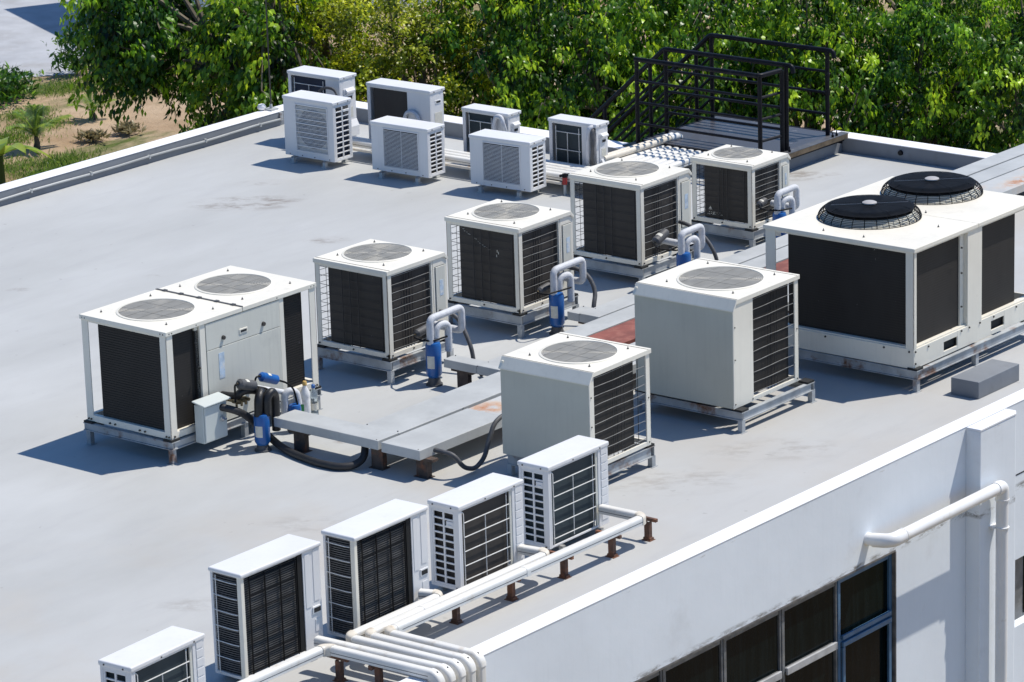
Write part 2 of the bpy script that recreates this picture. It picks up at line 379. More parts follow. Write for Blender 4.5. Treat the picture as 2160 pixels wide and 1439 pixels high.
        me.materials.append(material)
        if any(s.sm): me.set_sharp_from_angle(angle=R(45))
        return o

class Screws(MB):
    def __init__(s): super().__init__(); s.items = []
    def cyl(s, *a, **k):
        m = MB(); m.cyl(*a, **k); s.items.append(m); return s
    def build(s, name, material, parent=None, **k):
        for m in s.items: m.build('screw', material, parent)
ORG = {}
def name_of(o): return o.name

def tag(o, label=None, cat=None, group=None, kind=None):
    if label: o['label'] = label
    if cat: o['category'] = cat
    if group: o['group'] = group
    if kind: o['kind'] = kind
    return o

def thing(name, label, cat, loc, rz=0., org=None, group=None):
    """Empty at a thing's base. org: the point of the builder coordinates that lies at the Empty (defaults to loc: world coordinates)"""
    o = bpy.data.objects.new(name, None); COL.objects.link(o)
    o.empty_display_size = .2
    o.location = loc; o.rotation_euler = (0, 0, rz)
    ORG[o.name] = tuple(loc) if org is None else tuple(org)
    return tag(o, label, cat, group)

def place(o, fx, fy, z, rz, a, b):
    """set a unit so that its front corner is at (fx, fy): the Empty is at the middle of its footprint"""
    c, s = math.cos(rz), math.sin(rz)
    o.location = (fx + c * a / 2 - s * b / 2, fy + s * a / 2 + c * b / 2, z); o.rotation_euler = (0, 0, rz)

def copy_tree(o, label=None, parent=None):
    c = o.copy(); COL.objects.link(c)
    if parent: c.parent = parent
    for ch in list(o.children): copy_tree(ch, None, c)
    if label: c['label'] = label
    return c

# ------------------------------------------------------------------ shared unit pieces
def fan_grille(parent, cx, cy, z, r):
    w = MB(); w.disc((cx, cy, z + .003), r + .004); 
    g = MB(); k = 24
    for i in range(1, k + 1):
        rr = r * i / k; g.ring((cx, cy, z + .008), rr - r / k * .8, rr, 44)
    for q in (-.6, -.2, .2, .6):
        h_ = r * math.sqrt(1 - q * q); g.tube([(cx - h_, cy + q * r, z + .011), (cx + h_, cy + q * r, z + .009)], .0022, 4, smooth=False)
    for q in (-.33, .33):
        h_ = r * math.sqrt(1 - q * q); g.tube([(cx + q * r, cy - h_, z + .010), (cx + q * r, cy + h_, z + .009)], .0014, 4, smooth=False)
    go = g.build('fan_grille', M['grille'], parent)
    rim = MB(); rim.lathe((cx, cy, z), [(r + .025, -.001), (r + .022, .008), (r, .014), (r - .004, .004)], 48).build('grille_rim', parent['_mat'] if False else M['beige'], go)
    w.build('fan_well_shade', M['wellshade'], go)

def eyes(parent, pts, z):
    for x, y in pts:
        b = MB(); b.cyl((x, y, z - .002), (x, y, z + .010), .013, .011, 8).cyl((x, y, z + .008), (x, y, z + .028), .006, .004, 6)
        b.build('lifting_eye', M['hose'], parent)

def wires(lines, r, name, material, parent, n=4):
    b = MB()
    for p, q in lines: b.tube([p, q], r, n, smooth=False)
    return b.build(name, material, parent)

def wavy(p, q, axis, amp, k=5):
    pts = []
    for i in range(k + 1):
        t = i / k; v = [p[j] * (1 - t) + q[j] * t for j in range(3)]; v[axis] += amp * math.sin(t * PI * 2.3 + p[2] * 9); pts.append(tuple(v))
    return pts

def bolts(parent, pts, axis, size=.011, proud=.006):
    b = MB()
    for x, y, z in pts:
        p = Vector((x, y, z)); d = Vector({'x': (-1, 0, 0), 'y': (0, -1, 0)}[axis])
        b.cyl(p + d * -.002, p + d * proud, size, size * .8, 7)
    b.build('bolt', M['bolt'], parent) if False else None
    return b

# ------------------------------------------------------------------ tall single-fan condensers (coil towards the camera)
def single_fan_unit(a, b, t, label, name='condensing_unit', verticals=(.10, .42, .53, .64)):
    o = thing(name, label, 'condensing unit', (0, 0, 0), org=(a / 2, b / 2, 0), group='single fan condensing units on steel stands')
    pw = .07
    c = MB()
    zt = t - .052
    for x0, x1, y0, y1 in ((0, .075, 0, .012), (0, .012, 0, pw), (0, .012, b - pw, b), (0, .05, b - .012, b), (a - .05, a, b - .012, b), (a - .012, a, b - .06, b)):
        c.box(x0, x1, y0, y1, .0, zt)
    c.box(.002, .03, .012, b - .012, 0, .06); c.box(.0, a, .003, .03, 0, .055); c.box(.03, a, b - .03, b - .003, 0, .055); c.box(a - .03, a - .003, .03, b - .03, 0, .055)
    c.box(.002, .018, pw, b - pw, zt - .03, zt); c.box(.075, a * .74, .004, .018, zt - .025, zt)
    c.box(a * .735, a * .76, .002, .05, .055, zt)
    co = c.build('casing', M['beige'], o, .003, 1)
    bb = Screws()
    for x, y, z in ((0, .035, t - .03), (0, b - .035, t - .03), (0, .035, .03), (0, b - .03, .03), (0, b * .5, .03)):
        bb.cyl((x + .002, y, z), (x - .012, y, z), .011, .009, 7)
    for x, y, z in ((.045, 0, t - .03), (a * .5, 0, t - .03), (.05, 0, .03), (a * .4, 0, .03)):
        bb.cyl((x, y + .002, z), (x, y - .012, z), .011, .009, 7)
    bb.build('screws', M['bolt'], co)
    # electrical end with chamfered top corner
    s = MB(); s.prism([(a * .765, 0), (a - .0, 0), (a - .0, zt - .055), (a - .055, zt), (a * .765, zt)], 'y', .001, .022)
    s.prism([(0.02, 0), (b - .02, 0), (b - .02, zt - .06), (.02, zt - .06)], 'x', a - .018, a)
    s.build('end_panel', M['beige'], o, .002, 1)
    d = MB(); d.box(a * .80, a - .05, -.010, .0015, t * .30, t - .15); dp = d.build('service_door', M['panelgrey'], o, .003, 1)
    e = MB(); e.box(a * .795, a - .045, -.003, .0018, t * .295, t - .145); e.build('door_gap', M['gap'], dp)
    st = MB(); st.box(a * .86, a - .085, -.0125, -.0095, t * .52, t * .70); st.build('label_sticker', M['sticker'], dp)
    # top: folded lid with the same chamfer
    l = MB(); l.prism([(-.014, zt), (-.014, t), (a - .05, t), (a + .012, t - .07), (a + .012, t - .10), (a + .002, t - .10), (a - .06, zt)], 'y', -.014, b + .014)
    lo = l.build('top_panel', M['beige'], o, .006, 2)
    g = MB(); g.box(.035, .041, -.0135, b + .0135, t - .001, t + .0025); g.build('seam', M['gap'], lo)
    fan_grille(o, a * .53, b * .56, t, .40 * a / 1.071)
    eyes(o, [(a * .22, b * .86), (a * .17, b * .18), (a * .86, b * .88), (a * .86, b * .2)], t)
    k = MB(); k.box(.045, .13, .04, b - .165, .055, zt - .01); k.box(.13, a * .735, .04, .12, .055, zt - .01); k.box(.13, a * .72, .12, b - .2, .06, .12)
    k.box(a * .70, a - .03, .03, b - .2, .055, zt - .03)
    k.build('coil', M['coilbrown'], o, .006, 1)
    L = []
    nh = 8
    for i in range(nh + 1):
        z = .10 + (zt - .14) * i / nh
        L.append(((.02, .02, z), (.02, b - .02, z)))
    w1 = MB()
    for p, q in L: w1.tube(wavy(p, q, 2, .005), .0034, 4, smooth=False)
    for fy in verticals: w1.tube([(.016, b * fy, .05), (.016, b * fy, zt - .01)], .0055, 4, smooth=False)
    w1.build('wire_guard', M['wireshade'], o)
    w2 = MB()
    for i in range(nh + 2):
        z = .09 + (zt - .13) * i / (nh + 1)
        w2.tube(wavy((.05, .012, z), (a * .755, .012, z), 2, .0025), .0032, 4, smooth=False)
    w2.build('wire_guard', M['wire'], o)
    w3 = MB()
    for fx in (.30, .34, .385, .43, .66): w3.tube([(a * fx, .02, .05), (a * fx, .02, zt)], .004, 4, smooth=False)
    w3.build('wire_guard', M['wireshade'], o)  # dark uprights draw the shadow lines on the lit side
    w4 = MB()
    for i in range(nh + 5):
        z = .07 + (zt - .1) * i / (nh + 4); w4.tube([(.02, b - .014, z), (a - .05, b - .014, z)], .003, 4, smooth=False)
    for i in range(9):
        x = .05 + (a - .1) * i / 8; w4.tube([(x, b - .02, .05), (x, b - .02, zt)], .003, 4, smooth=False)
    w4.build('wire_guard', M['wireshade'], o)
    return o

# condensers turned the other way: blank sheet towards the camera
def blank_panel_unit(a, b, t, strip, gapw, label):
    o = thing('condensing_unit', label, 'condensing unit', (0, 0, 0), org=(a / 2, b / 2, 0), group='single fan condensing units on steel stands')
    zt = t - .04; ch = .115
    p = MB(); p.box(0, .014, .012, b, 0, t - ch)
    p.build('back_panel', M['backshade'], o, .003, 1)
    c = MB()
    c.prism([(.0, 0), (a * strip, 0), (a * strip, zt), (.07, zt), (0, t - ch)], 'y', .0, .012)
    c.box(a - .075, a, 0, .012, 0, zt); c.box(a - .012, a, 0, .06, 0, zt); c.box(a - .012, a, b - .07, b, 0, zt)
    c.box(0, a, .003, .03, 0, .05); c.box(a - .03, a - .003, .03, b, 0, .05); c.box(.014, a - .03, b - .03, b - .003, 0, zt)
    co = c.build('casing', M['beige'], o, .003, 1)
    bb = Screws()
    for x, z in ((.028, .05), (.028, t * .45), (.028, t * .75), (a - .035, .04), (a - .035, t * .5), (a - .02, t - .02), (a * strip - .02, .03)):
        bb.cyl((x, .002, z), (x, -.008, z), .009, .007, 7)
    bb.build('screws', M['bolt'], co)
    l = MB(); l.prism([(-.014, t - ch - .012), (-.014, t - ch), (.055, t), (a + .014, t), (a + .014, t - .05), (a - .01, t - .05), (.05, t - .05), (.0, t - ch - .012)], 'y', -.014, b + .014)
    lo = l.build('top_panel', M['beige'], o, .002, 1)
    g = MB(); g.box(.063, .069, -.0135, b + .0135, t - .001, t + .0025); g.box(a - .041, a - .036, -.0135, b + .0135, t - .001, t + .0025); g.build('seam', M['gap'], lo)
    fan_grille(o, a * .53, b * .47, t, .405 * a / 1.09)
    eyes(o, [(a * .2, b * .80), (a * .2, b * .13), (a * .88, b * .84), (a * .88, b * .16)], t)
    k = MB(); k.box(a * strip + .003, a - gapw, .06, b - .04, .05, zt - .01)
    k.build('coil', M['coil'], o, .006, 1)
    w = MB()
    for i in range(10):
        z = .085 + (zt - .12) * i / 9
        w.tube(wavy((a * strip - .01, .012, z), (a - .06, .012, z), 2, .004), .0034, 4, smooth=False)
    w.build('wire_guard', M['wire'], o)
    w3 = MB(); x0 = a * strip; x1 = a - .07
    for fx in (.38, .46, .54, .60, .86): w3.tube([(x0 + (x1 - x0) * fx, .02, .04), (x0 + (x1 - x0) * fx, .02, zt)], .004, 4, smooth=False)
    w3.build('wire_guard', M['wireshade'], o)
    return o

def steel_stand(x0, x1, y0, y1, z, label, group, depth=.12, legs=None, over=.03):
    """welded channel frame with a top plane at z, and four or more angle legs"""
    o = thing('steel_stand', label, 'stand', ((x0 + x1) / 2, (y0 + y1) / 2, 0), group=group)
    X0, X1, Y0, Y1 = x0 - over, x1 + over, y0 - over, y1 + over
    f = MB(); w = .055; th = .008
    for (a0, a1, b0, b1, ax) in ((X0, X0 + w, Y0, Y1, 'y'), (X1 - w, X1, Y0, Y1, 'y'), (X0 + w, X1 - w, Y0, Y0 + w, 'x'), (X0 + w, X1 - w, Y1 - w, Y1, 'x')):
        f.box(a0, a1, b0, b1, z - .010, z - .002); f.box(a0, a1, b0, b1, z - depth, z - depth + .010)
        if ax == 'y':
            m = a0 + .02 if a0 == X0 else a1 - .02
            f.box(m - .004, m + .004, b0, b1, z - depth + .01, z - .01)
        else:
            m = b0 + .02 if b0 == Y0 else b1 - .02
            f.box(a0, a1, m - .004, m + .004, z - depth + .01, z - .01)
    f.build('frame', M['stand'], o)
    for lx, ly in (legs or ((X0, Y0), (X1 - .06, Y0), (X0, Y1 - .06), (X1 - .06, Y1 - .06))):
        l = MB(); l.box(lx, lx + .06, ly, ly + .008, .006, z - depth - .001); l.box(lx, lx + .008, ly + .008, ly + .06, .006, z - depth - .001)
        l.box(lx + .052, lx + .06, ly + .008, ly + .05, .006, z - depth - .001); l.box(lx - .02, lx + .08, ly - .015, ly + .075, .0, .006)
        l.build('leg', M['stand'], o)
    for lx, ly in ((X0, Y0), (X1 - .14, Y0), (X0, Y1 - .14), (X1 - .14, Y1 - .14)):
        r = MB(); r.box(lx + .005, lx + .135, ly + .005, ly + .135, z - .002, z + .022); r.build('rubber_pad', M['rubber'], o)
    return o
STG = 'steel stands under the condensing units'
UNITS = {}
u1 = single_fan_unit(1.071, 1.111, 1.05, 'beige condenser just right of the twin fan unit, second in the long row')
place(u1, 31.193, 27.486, .298, R(.15), 1.071, 1.111)
u2 = copy_tree(u1, 'beige condenser with white scratch marks on its dark coil, third in the long row'); place(u2, 33.502, 27.408, .298, R(.77), 1.071, 1.111)
u3 = copy_tree(u1, 'beige condenser just in front of the white pipe bundle, fourth in the row'); place(u3, 36.136, 27.577, .25, R(.32), 1.071, 1.111)
u4 = single_fan_unit(.87, .95, .847, 'smallest beige condenser, farthest in the long row, in front of the black steel platform', verticals=(.14, .42, .49, .56)); place(u4, 38.357, 27.457, .251, R(.97), .87, .95)
u5 = blank_panel_unit(1.09, 1.167, 1.072, .075, .22, 'blank sided beige condenser over the tray end, nearest the small split units')
place(u5, 29.327, 23.103, .26, R(1.6), 1.09, 1.167)
u6 = blank_panel_unit(1.272, 1.334, 1.24, .30, .12, 'taller blank sided beige condenser with wide front strip, left of the caged fan unit')
place(u6, 31.911, 23.118, .26, R(.88), 1.272, 1.334)
b = MB(); rs = random.Random(2)
ORG[u2.name] = (1.071 / 2, 1.111 / 2, 0); ORG[u4.name] = (.87 / 2, .95 / 2, 0)
for k in range(16):
    q = k / 15; y, z = .90 - .42 * q + rs.uniform(-.01, .01), .93 - .22 * q + rs.uniform(-.01, .01); b.box(.041, .0445, y, y + rs.uniform(.006, .03), z, z + .004)
for y, z in ((.36, .70), (.34, .68), (.37, .64)): b.box(.041, .0445, y, y + .008, z, z + .03)
b.build('scratch_mark', M['paper'], u2)
b = MB()
for k in range(26):
    y, z = rs.uniform(.5, .74), 0; z = .10 + (.74 - y) * .02 + rs.choice((0, .022)) + rs.uniform(0, .012); b.box(.041, .0445, y, y + rs.uniform(.004, .018), z, z + rs.uniform(.003, .012))
b.prism([(.72, .17), (.66, .17), (.69, .215)], 'x', .041, .0445)
b.build('paint_mark', M['paper'], u4)
steel_stand(31.193, 32.264, 27.486, 28.597, .274, 'grey steel stand under the condenser second from left in the long row', STG)
steel_stand(33.50, 34.57, 27.41, 28.525, .274, 'grey steel stand under the condenser third from left in the long row', STG)
steel_stand(36.136, 37.207, 27.577, 28.69, .226, 'rusty steel stand under the condenser fourth from left in the long row', STG)
steel_stand(38.36, 39.23, 27.46, 28.41, .227, 'low steel stand under the smallest condenser by the platform', STG)
steel_stand(29.40, 30.45, 23.16, 24.25, .236, 'steel stand under the condenser that blocks the tray end', STG)
steel_stand(31.98, 33.27, 23.08, 24.44, .236, 'rust streaked steel stand projecting under the taller blank sided condenser', STG, .10, over=.06)

# ------------------------------------------------------------------ twin fan unit on the left
def twin_unit():
    a, b, t = 2.389, 1.298, 1.223
    o = thing('condensing_unit', 'long beige condenser with two flush round fan grilles, leftmost in the long row', 'condensing unit', (0, 0, 0), org=(a / 2, b / 2, 0))
    zt = t - .055
    c = MB()
    c.box(0, .014, 0, .10, 0, zt); c.box(.0, .10, 0, .014, 0, zt); c.box(0, .014, b - .10, b, 0, zt); c.box(.014, .05, b - .014, b, 0, zt)
    c.box(a - .10, a, 0, .014, 0, zt); c.box(a - .014, a, 0, .06, 0, zt); c.box(a - .014, a, b - .06, b, 0, zt)
    c.box(.004, .06, .014, b - .014, 0, .075); c.box(.10, a - .10, .004, .10, 0, .075); c.box(a - .06, a - .004, .014, b - .014, 0, .075); c.box(.06, a - .06, b - .06, b - .004, 0, .075)
    c.box(.002, .016, .10, b - .10, zt - .02, zt)
    c.box(.475, .52, .03, .06, .075, zt); c.box(.52, .606, .0, .03, .0, zt); c.box(1.795, 1.865, .0, .03, .0, zt)
    co = c.build('casing', M['beige'], o, .003, 1)
    bb = Screws()
    for y, z in ((.03, t - .03), (.07, t - .03), (b - .03, t - .03), (b - .07, t - .03), (.03, .03), (.07, .03), (b - .03, .03), (b - .07, .03), (.40, .03), (.48, .03), (.86, .03), (.94, .03)):
        bb.cyl((-.014, y, z), (.004, y, z), .010, .012, 7)
    for x, z in ((.04, t - .03), (.08, t - .03), (a - .03, t - .03), (a - .08, t - .03), (.46, t - .03), (1.75, t - .03), (.05, .03), (a - .04, .03), (a - .08, .03), (.49, .3), (.49, .7)):
        bb.cyl((x, -.014, z), (x, .004, z), .010, .012, 7)
    bb.build('screws', M['bolt'], co)
    p = MB(); p.box(.612, 1.789, -.006, .02, t - .365, zt - .005); up = p.build('access_panel', M['panelgrey'], o, .003, 1)
    h = MB()
    for x in (.872, 1.515): h.cyl((x, -.03, t - .27), (x, -.004, t - .27), .022, .026, 12)
    h.build('latch', M['bolt'], up)
    r = MB(); r.box(1.13, 1.26, -.014, -.004, t - .295, t - .24); ro = r.build('handle_recess', M['beige'], up, .003, 1)
    r = MB(); r.box(1.148, 1.242, -.0165, -.0135, t - .28, t - .255); r.build('handle_slot', M['gap'], ro)
    p = MB(); p.box(.612, 1.789, -.006, .02, .0, t - .371); lp = p.build('access_panel', M['panelgrey'], o, .003, 1)
    s = MB(); s.box(.79, .875, -.0095, -.0055, .50, .79); s.build('label_sticker', M['sticker'], lp)
    l = MB(); l.box(-.014, a / 2 - .003, -.014, b + .014, t - .052, t); l.box(a / 2 + .003, a + .014, -.014, b + .014, t - .052, t)
    lo = l.build('top_panel', M['beige'], o, .006, 2)
    g = MB(); g.box(a / 2 - .014, a / 2 + .014, -.01, b + .012, t - .03, t + .008)
    for y in (.1, .35, .62, .9, 1.15): g.box(a / 2 - .02, a / 2 + .02, y, y + .05, t + .006, t + .016)
    g.build('seam_strip', M['hose'], lo)
    fan_grille(o, .575, .70, t, .42); fan_grille(o, 1.812, .70, t, .42)
    eyes(o, [(.18, 1.16), (.22, .2), (.95, 1.16), (.95, .2), (1.42, 1.16), (1.42, .2), (2.2, 1.16), (2.2, .2)], t)
    k = MB(); k.box(.05, .47, .06, 1.09, .075, zt - .01)
    for i in range(38):
        z = .10 + (zt - .13) * i / 37; k.box(.044, .05, .07, 1.08, z, z + .012)
    k.build('coil', M['coil'], o)
    k = MB(); k.box(1.87, 2.22, .06, 1.09, .075, zt - .01); k.box(.47, 1.87, .03, 1.0, .075, zt - .05)
    for i in range(38):
        z = .10 + (zt - .13) * i / 37; k.box(1.89, 2.21, .054, .06, z, z + .012)
    k.build('coil', M['coil'], o)
    return o
u = twin_unit(); place(u, 27.614, 27.536, .272, R(-.4), 2.389, 1.298)
steel_stand(27.614, 30.0, 27.536, 28.834, .255, 'long grimy steel stand under the leftmost twin fan condenser', STG, .09,
            legs=((27.60, 27.52), (28.75, 27.52), (29.95, 27.52), (27.60, 28.78), (29.95, 28.78)))

# ------------------------------------------------------------------ big unit with two caged fans on the right
def caged_unit():
    a, b, t = 2.672, 2.027, 1.415
    o = thing('condensing_unit', 'largest beige condenser carrying two black domed fan cages on its roof', 'condensing unit', (0, 0, 0), org=(a / 2, b / 2, 0))
    zt = t - .05
    c = MB()
    c.box(0, .014, 0, .11, .23, zt); c.box(0, .06, 0, .014, .23, zt); c.box(0, .014, b - .14, b, .23, zt); c.box(.014, .10, b - .014, b, .23, zt)
    c.box(1.134, 1.443, 0, .06, .23, zt); c.box(1.05, 1.13, .05, .08, .23, zt)
    c.box(a - .10, a, 0, .014, .23, zt); c.box(a - .014, a, .014, .1, .23, zt); c.box(a - .014, a, b - .1, b, .23, zt)
    c.box(.10, a - .014, b - .012, b, zt - .02, zt); c.box(.0, .014, b - .14, b, .2, .24); c.box(.06, 1.134, .004, .02, zt - .02, zt); c.box(1.443, a - .10, .004, .02, zt - .02, zt); c.box(.004, .02, .11, b - .14, zt - .02, zt); c.box(.03, 2.62, .02, .10, .23, .25); c.box(.014, .10, .10, b - .05, .23, .25)
    co = c.build('casing', M['beige'], o, .003, 1)
    s = MB(); s.box(0, .02, .0, b, 0, .232); s.box(a - .02, a, 0, b, 0, .232); s.box(.02, a - .02, b - .02, b, 0, .232)
    xs = [.02, .63, .92, 1.65, 1.94, a - .02]
    for i in range(0, 5, 2): s.box(xs[i], xs[i + 1], 0, .02, 0, .232)
    for i in (1, 3): s.box(xs[i], xs[i + 1], 0, .02, 0, .055); s.box(xs[i], xs[i + 1], 0, .02, .165, .232)
    so = s.build('base_skirt', M['beige'], o, .003, 1)
    q = MB(); q.box(.56, 2.0, .045, .06, .03, .20); q.build('forklift_slot_shade', M['gap'], so)  # dark sheet standing for the shade inside the slots
    bb = Screws()
    for x, z in ((.03, .20), (.3, .20), (1.0, .21), (1.17, .21), (1.40, .21), (1.7, .21), (2.2, .21), (.03, .06), (.2, t - .025), (.7, t - .025), (1.16, t - .025), (1.4, t - .025), (1.9, t - .025), (1.0, .5), (1.0, .9), (1.0, 1.2)):
        bb.cyl((x, -.012, z), (x, .004, z), .011, .012, 7)
    for y, z in ((.4, .2), (1.2, .2), (.06, .2), (.06, t - .03), (1.95, t - .03)):
        bb.cyl((-.012, y, z), (.004, y, z), .011, .012, 7)
    bb.build('screws', M['bolt'], co)
    l = MB(); l.box(-.02, a / 2 - .002, -.02, b + .02, t - .048, t); l.box(a / 2 + .002, a + .02, -.02, b + .02, t - .048, t)
    l.build('top_panel', M['beige'], o, .006, 2)
    k = MB(); k.box(.07, 1.05, .07, 1.76, .25, zt - .004); k.build('coil', M['coil'], o, .006, 1)
    k = MB(); k.box(1.2, 2.28, .07, 1.76, .25, zt - .004); k.build('coil', M['coil'], o, .006, 1)
    for cx in (.93, 2.265):
        cy = 1.205; h = .155; r0 = .60; r1 = .515
        f = MB()
        for i in range(2, 25): rr = r1 * i / 24; f.ring((cx, cy, t + h - .035 * max(0, (i - 19) / 5) ** 2), rr - (.0125 if i < 21 else .0075), rr, 56)
        for q in range(8):
            an = q * PI / 4 + .3; f.tube([(cx + .08 * math.cos(an), cy + .08 * math.sin(an), t + h - .004), (cx + .40 * math.cos(an), cy + .40 * math.sin(an), t + h - .004), (cx + r1 * math.cos(an), cy + r1 * math.sin(an), t + h - .036)], .0035, 4, smooth=False)
        for i in range(7):
            u_ = (i + .0) / 7; rr = r0 + (r1 - r0) * u_ ** 2.2; z = t + .004 + (h - .038) * u_
            f.tube([(cx + rr * math.cos(2 * PI * j / 56), cy + rr * math.sin(2 * PI * j / 56), z) for j in range(57)], .0042, 4, smooth=False)
        for j in range(26):
            an = 2 * PI * j / 26; c_, s_ = math.cos(an), math.sin(an)
            pts = [(cx + (r0 + (r1 - r0) * q ** 2.2) * c_, cy + (r0 + (r1 - r0) * q ** 2.2) * s_, t + .004 + (h - .038) * q) for q in (0, .25, .5, .75, 1)]
            f.tube(pts, .005, 4, smooth=False)
        f.lathe((cx, cy, t + h - .034), [(r1 - .008, -.008), (r1 + .003, -.008), (r1 + .003, .004), (r1 - .008, .004)], 56)
        fo = f.build('fan_cage', M['cagewire'], o)
        d = MB(); d.lathe((cx, cy, t + .0), [(.555, .001), (.525, .03), (.505, .082), (.500, .082), (.495, .01)], 48); d.build('fan_shroud', M['panelgrey'], fo)
        d = MB(); d.disc((cx, cy, t + .012), .497); d.build('fan_well_shade', M['wellshade'], fo)
        d = MB()
        for q in range(4):
            an = q * PI / 2 + .5
            v = []
            for rr, tw in ((.09, .05), (.28, .05), (.46, .04)):
                for dn in (-.34, .34): v.append((cx + rr * math.cos(an + dn), cy + rr * math.sin(an + dn), t + .06 + (tw if dn > 0 else -.02)))
            d.add(v, [(0, 2, 3, 1), (2, 4, 5, 3)])
        d.build('fan_blade', M['hose'], fo)
        d = MB(); d.lathe((cx, cy, t + h + .006), [(.085, 0), (.085, .012), (.065, .022), (.0, .024)], 24)
        for q in range(2):
            an = q * PI + 2.3; d.tube([(cx + .07 * math.cos(an), cy + .07 * math.sin(an), t + h + .004), (cx + .45 * math.cos(an), cy + .45 * math.sin(an), t + h + .004)], .0026, 4, smooth=False)  # two pale spokes stand for highlights on the cage wires
        d.build('hub_cap_with_glints', M['hub'], fo)
    eyes(o, [(.12, 1.3), (.12, .75), (.95, .28), (1.42, .75), (1.6, 1.75), (1.2, 1.72)], t)
    return o
u = caged_unit(); place(u, 34.234, 22.29, .266, R(.3), 2.672, 2.027)
steel_stand(34.25, 36.88, 22.27, 24.31, .258, 'wide steel stand under the large condenser with caged fans', STG, .11,
            legs=((34.24, 22.25), (35.48, 22.25), (36.8, 22.25), (34.24, 24.25), (36.8, 24.25)), over=.035)

# ------------------------------------------------------------------ small split units
SG_F = 'split outdoor units along the front parapet'; SG_B = 'split outdoor units along the back parapet'
def feet(o, a, b, long_axis, h):
    for q in (.18, .82):
        f = MB()
        if long_axis == 'x':
            x = a * q; f.box(x - .025, x + .025, -.04, b + .04, -.022, -.002); pts = ((x, -.02), (x, b + .02))
        else:
            y = b * q; f.box(-.04, a + .04, y - .025, y + .025, -.022, -.002); pts = ((-.02, y), (a + .02, y))
        fo = f.build('mounting_rail', M['wire'], o)
        for x, y in pts:
            p = MB(); p.box(x - .04, x + .04, y - .04, y + .04, -h, -h + .022); p.box(x - .025, x + .025, y - .025, y + .025, -h + .022, -.022)
            p.build('foot_pad', M['galv'], fo)

def end_grille(c, a_in, u0, u1, z0, z1, rows, plane, pos, th=.016, cols=2, handle=True):
    """frame bars round cols x rows openings on a face; plane 'x' (face at x=pos, u is y) or 'y' (face at y=pos, u is x)"""
    def bx(p0, p1, q0, q1):
        if plane == 'x': c.box(pos, pos + th, p0, p1, q0, q1)
        else: c.box(p0, p1, pos, pos + th, q0, q1)
    w = (u1 - u0); bw = .022
    for i in range(cols + 1):
        u = u0 + (w - bw) * i / cols; bx(u, u + bw, z0, z1)
    seg = (w - bw * (cols + 1)) / cols
    for r in range(rows + 1):
        z = z0 + (z1 - z0 - .018) * r / rows
        for i in range(cols):
            u = u0 + bw + i * (seg + bw); bx(u, u + seg, z, z + .018)

def split_coil_front(a, b, t, pan0, coil, label, name, group, h, handle_col=1):
    """long side with caged coil faces -y; louvred end faces -x"""
    o = thing(name, label, 'air conditioner', (0, 0, 0), org=(a / 2, b / 2, 0), group=group)
    zt = t - .045
    c = MB()
    c.box(0, .03, 0, .05, 0, zt); c.box(0.03, .055, 0, .018, 0, zt); c.box(0, .022, b - .035, b, 0, zt); c.box(.0, .022, .05, b - .035, 0, .03); c.box(0, .022, .05, b - .035, zt - .035, zt)
    c.box(.055, a * pan0, .004, .022, 0, .022); c.box(.022, a - .02, b - .02, b, 0, zt); c.box(a - .02, a, .02, b, 0, zt); c.box(.055, a * pan0, .003, .016, zt - .02, zt)
    end_grille(c, a, .05, b - .035, .03, zt - .035, 10, 'x', .003)
    z1 = zt - .035 - (zt - .065) * 2 / 10
    yh = .06 if handle_col else b * .5
    c.box(-.002, .02, .07, b * .42, z1 - .012, z1 + .055)
    co = c.build('casing', M['white'], o, .004, 2)
    q = MB(); q.box(-.010, .0, .085, b * .36, z1 + .008, z1 + .022); q.build('handle', M['plastic'], co, .003, 1)
    p = MB(); p.box(a * pan0, a - .0, 0, .02, 0, zt)
    for i in range(9): z = .06 + (zt - .13) * i / 8; p.box(a * (pan0 + .045), a - .022, -.006, .0, z, z + (zt - .13) / 8 - .012)
    p.build('service_panel', M['white'], o, .004, 2)
    p = MB(); p.box(a * pan0 - .035, a * pan0 - .002, .006, .02, .02, zt - .02); p.build('side_strip', M['panelgrey'], o)
    k = MB(); k.box(.05, a * pan0 - .035, .03, b - .03, .02, zt - .005); k.build('coil', coil, o)
    l = MB(); l.box(-.012, a + .012, -.012, b + .012, t - .05, t); l.build('top_panel', M['white'], o, .014, 3)
    w = MB(); x0, x1 = .085, a * pan0 - .085; z0, z1 = .03, zt - .05
    for x in (x0, (x0 + x1) / 2, x1):
        if x == (x0 + x1) / 2: w.tube([(x, .006, z0 + (z1 - z0) * .02), (x, .006, z1 - .10)], .0055, 5)
        else: w.tube([(x + (.02 if x == x0 else -.02) * -1, .02, z1 + .02), (x, .006, z1), (x, .006, z0), (x, .02, z0 - .01)], .0055, 5, fillet=.02)
    for i in range(5):
        z = z0 + .06 + (z1 - .10 - z0 - .06) * i / 4; w.tube([(x0 - (.0), .002, z), (x1 + .035, .002, z)], .0055, 5)
    w.build('wire_guard', M['wirewhite'], o)
    b2 = Screws()
    for x, y, z in ((-.014, .08, t - .03), (-.014, b - .06, t - .03), (-.014, .04, .02)): b2.cyl((x - .003, y, z), (x + .01, y, z), .009, .009, 6)
    for x in (.4, .85): b2.cyl((a * x, -.018, t - .03), (a * x, -.0, t - .03), .008, .008, 6)
    b2.build('screws', M['bolt'], co)
    feet(o, a, b, 'x', h)
    return o

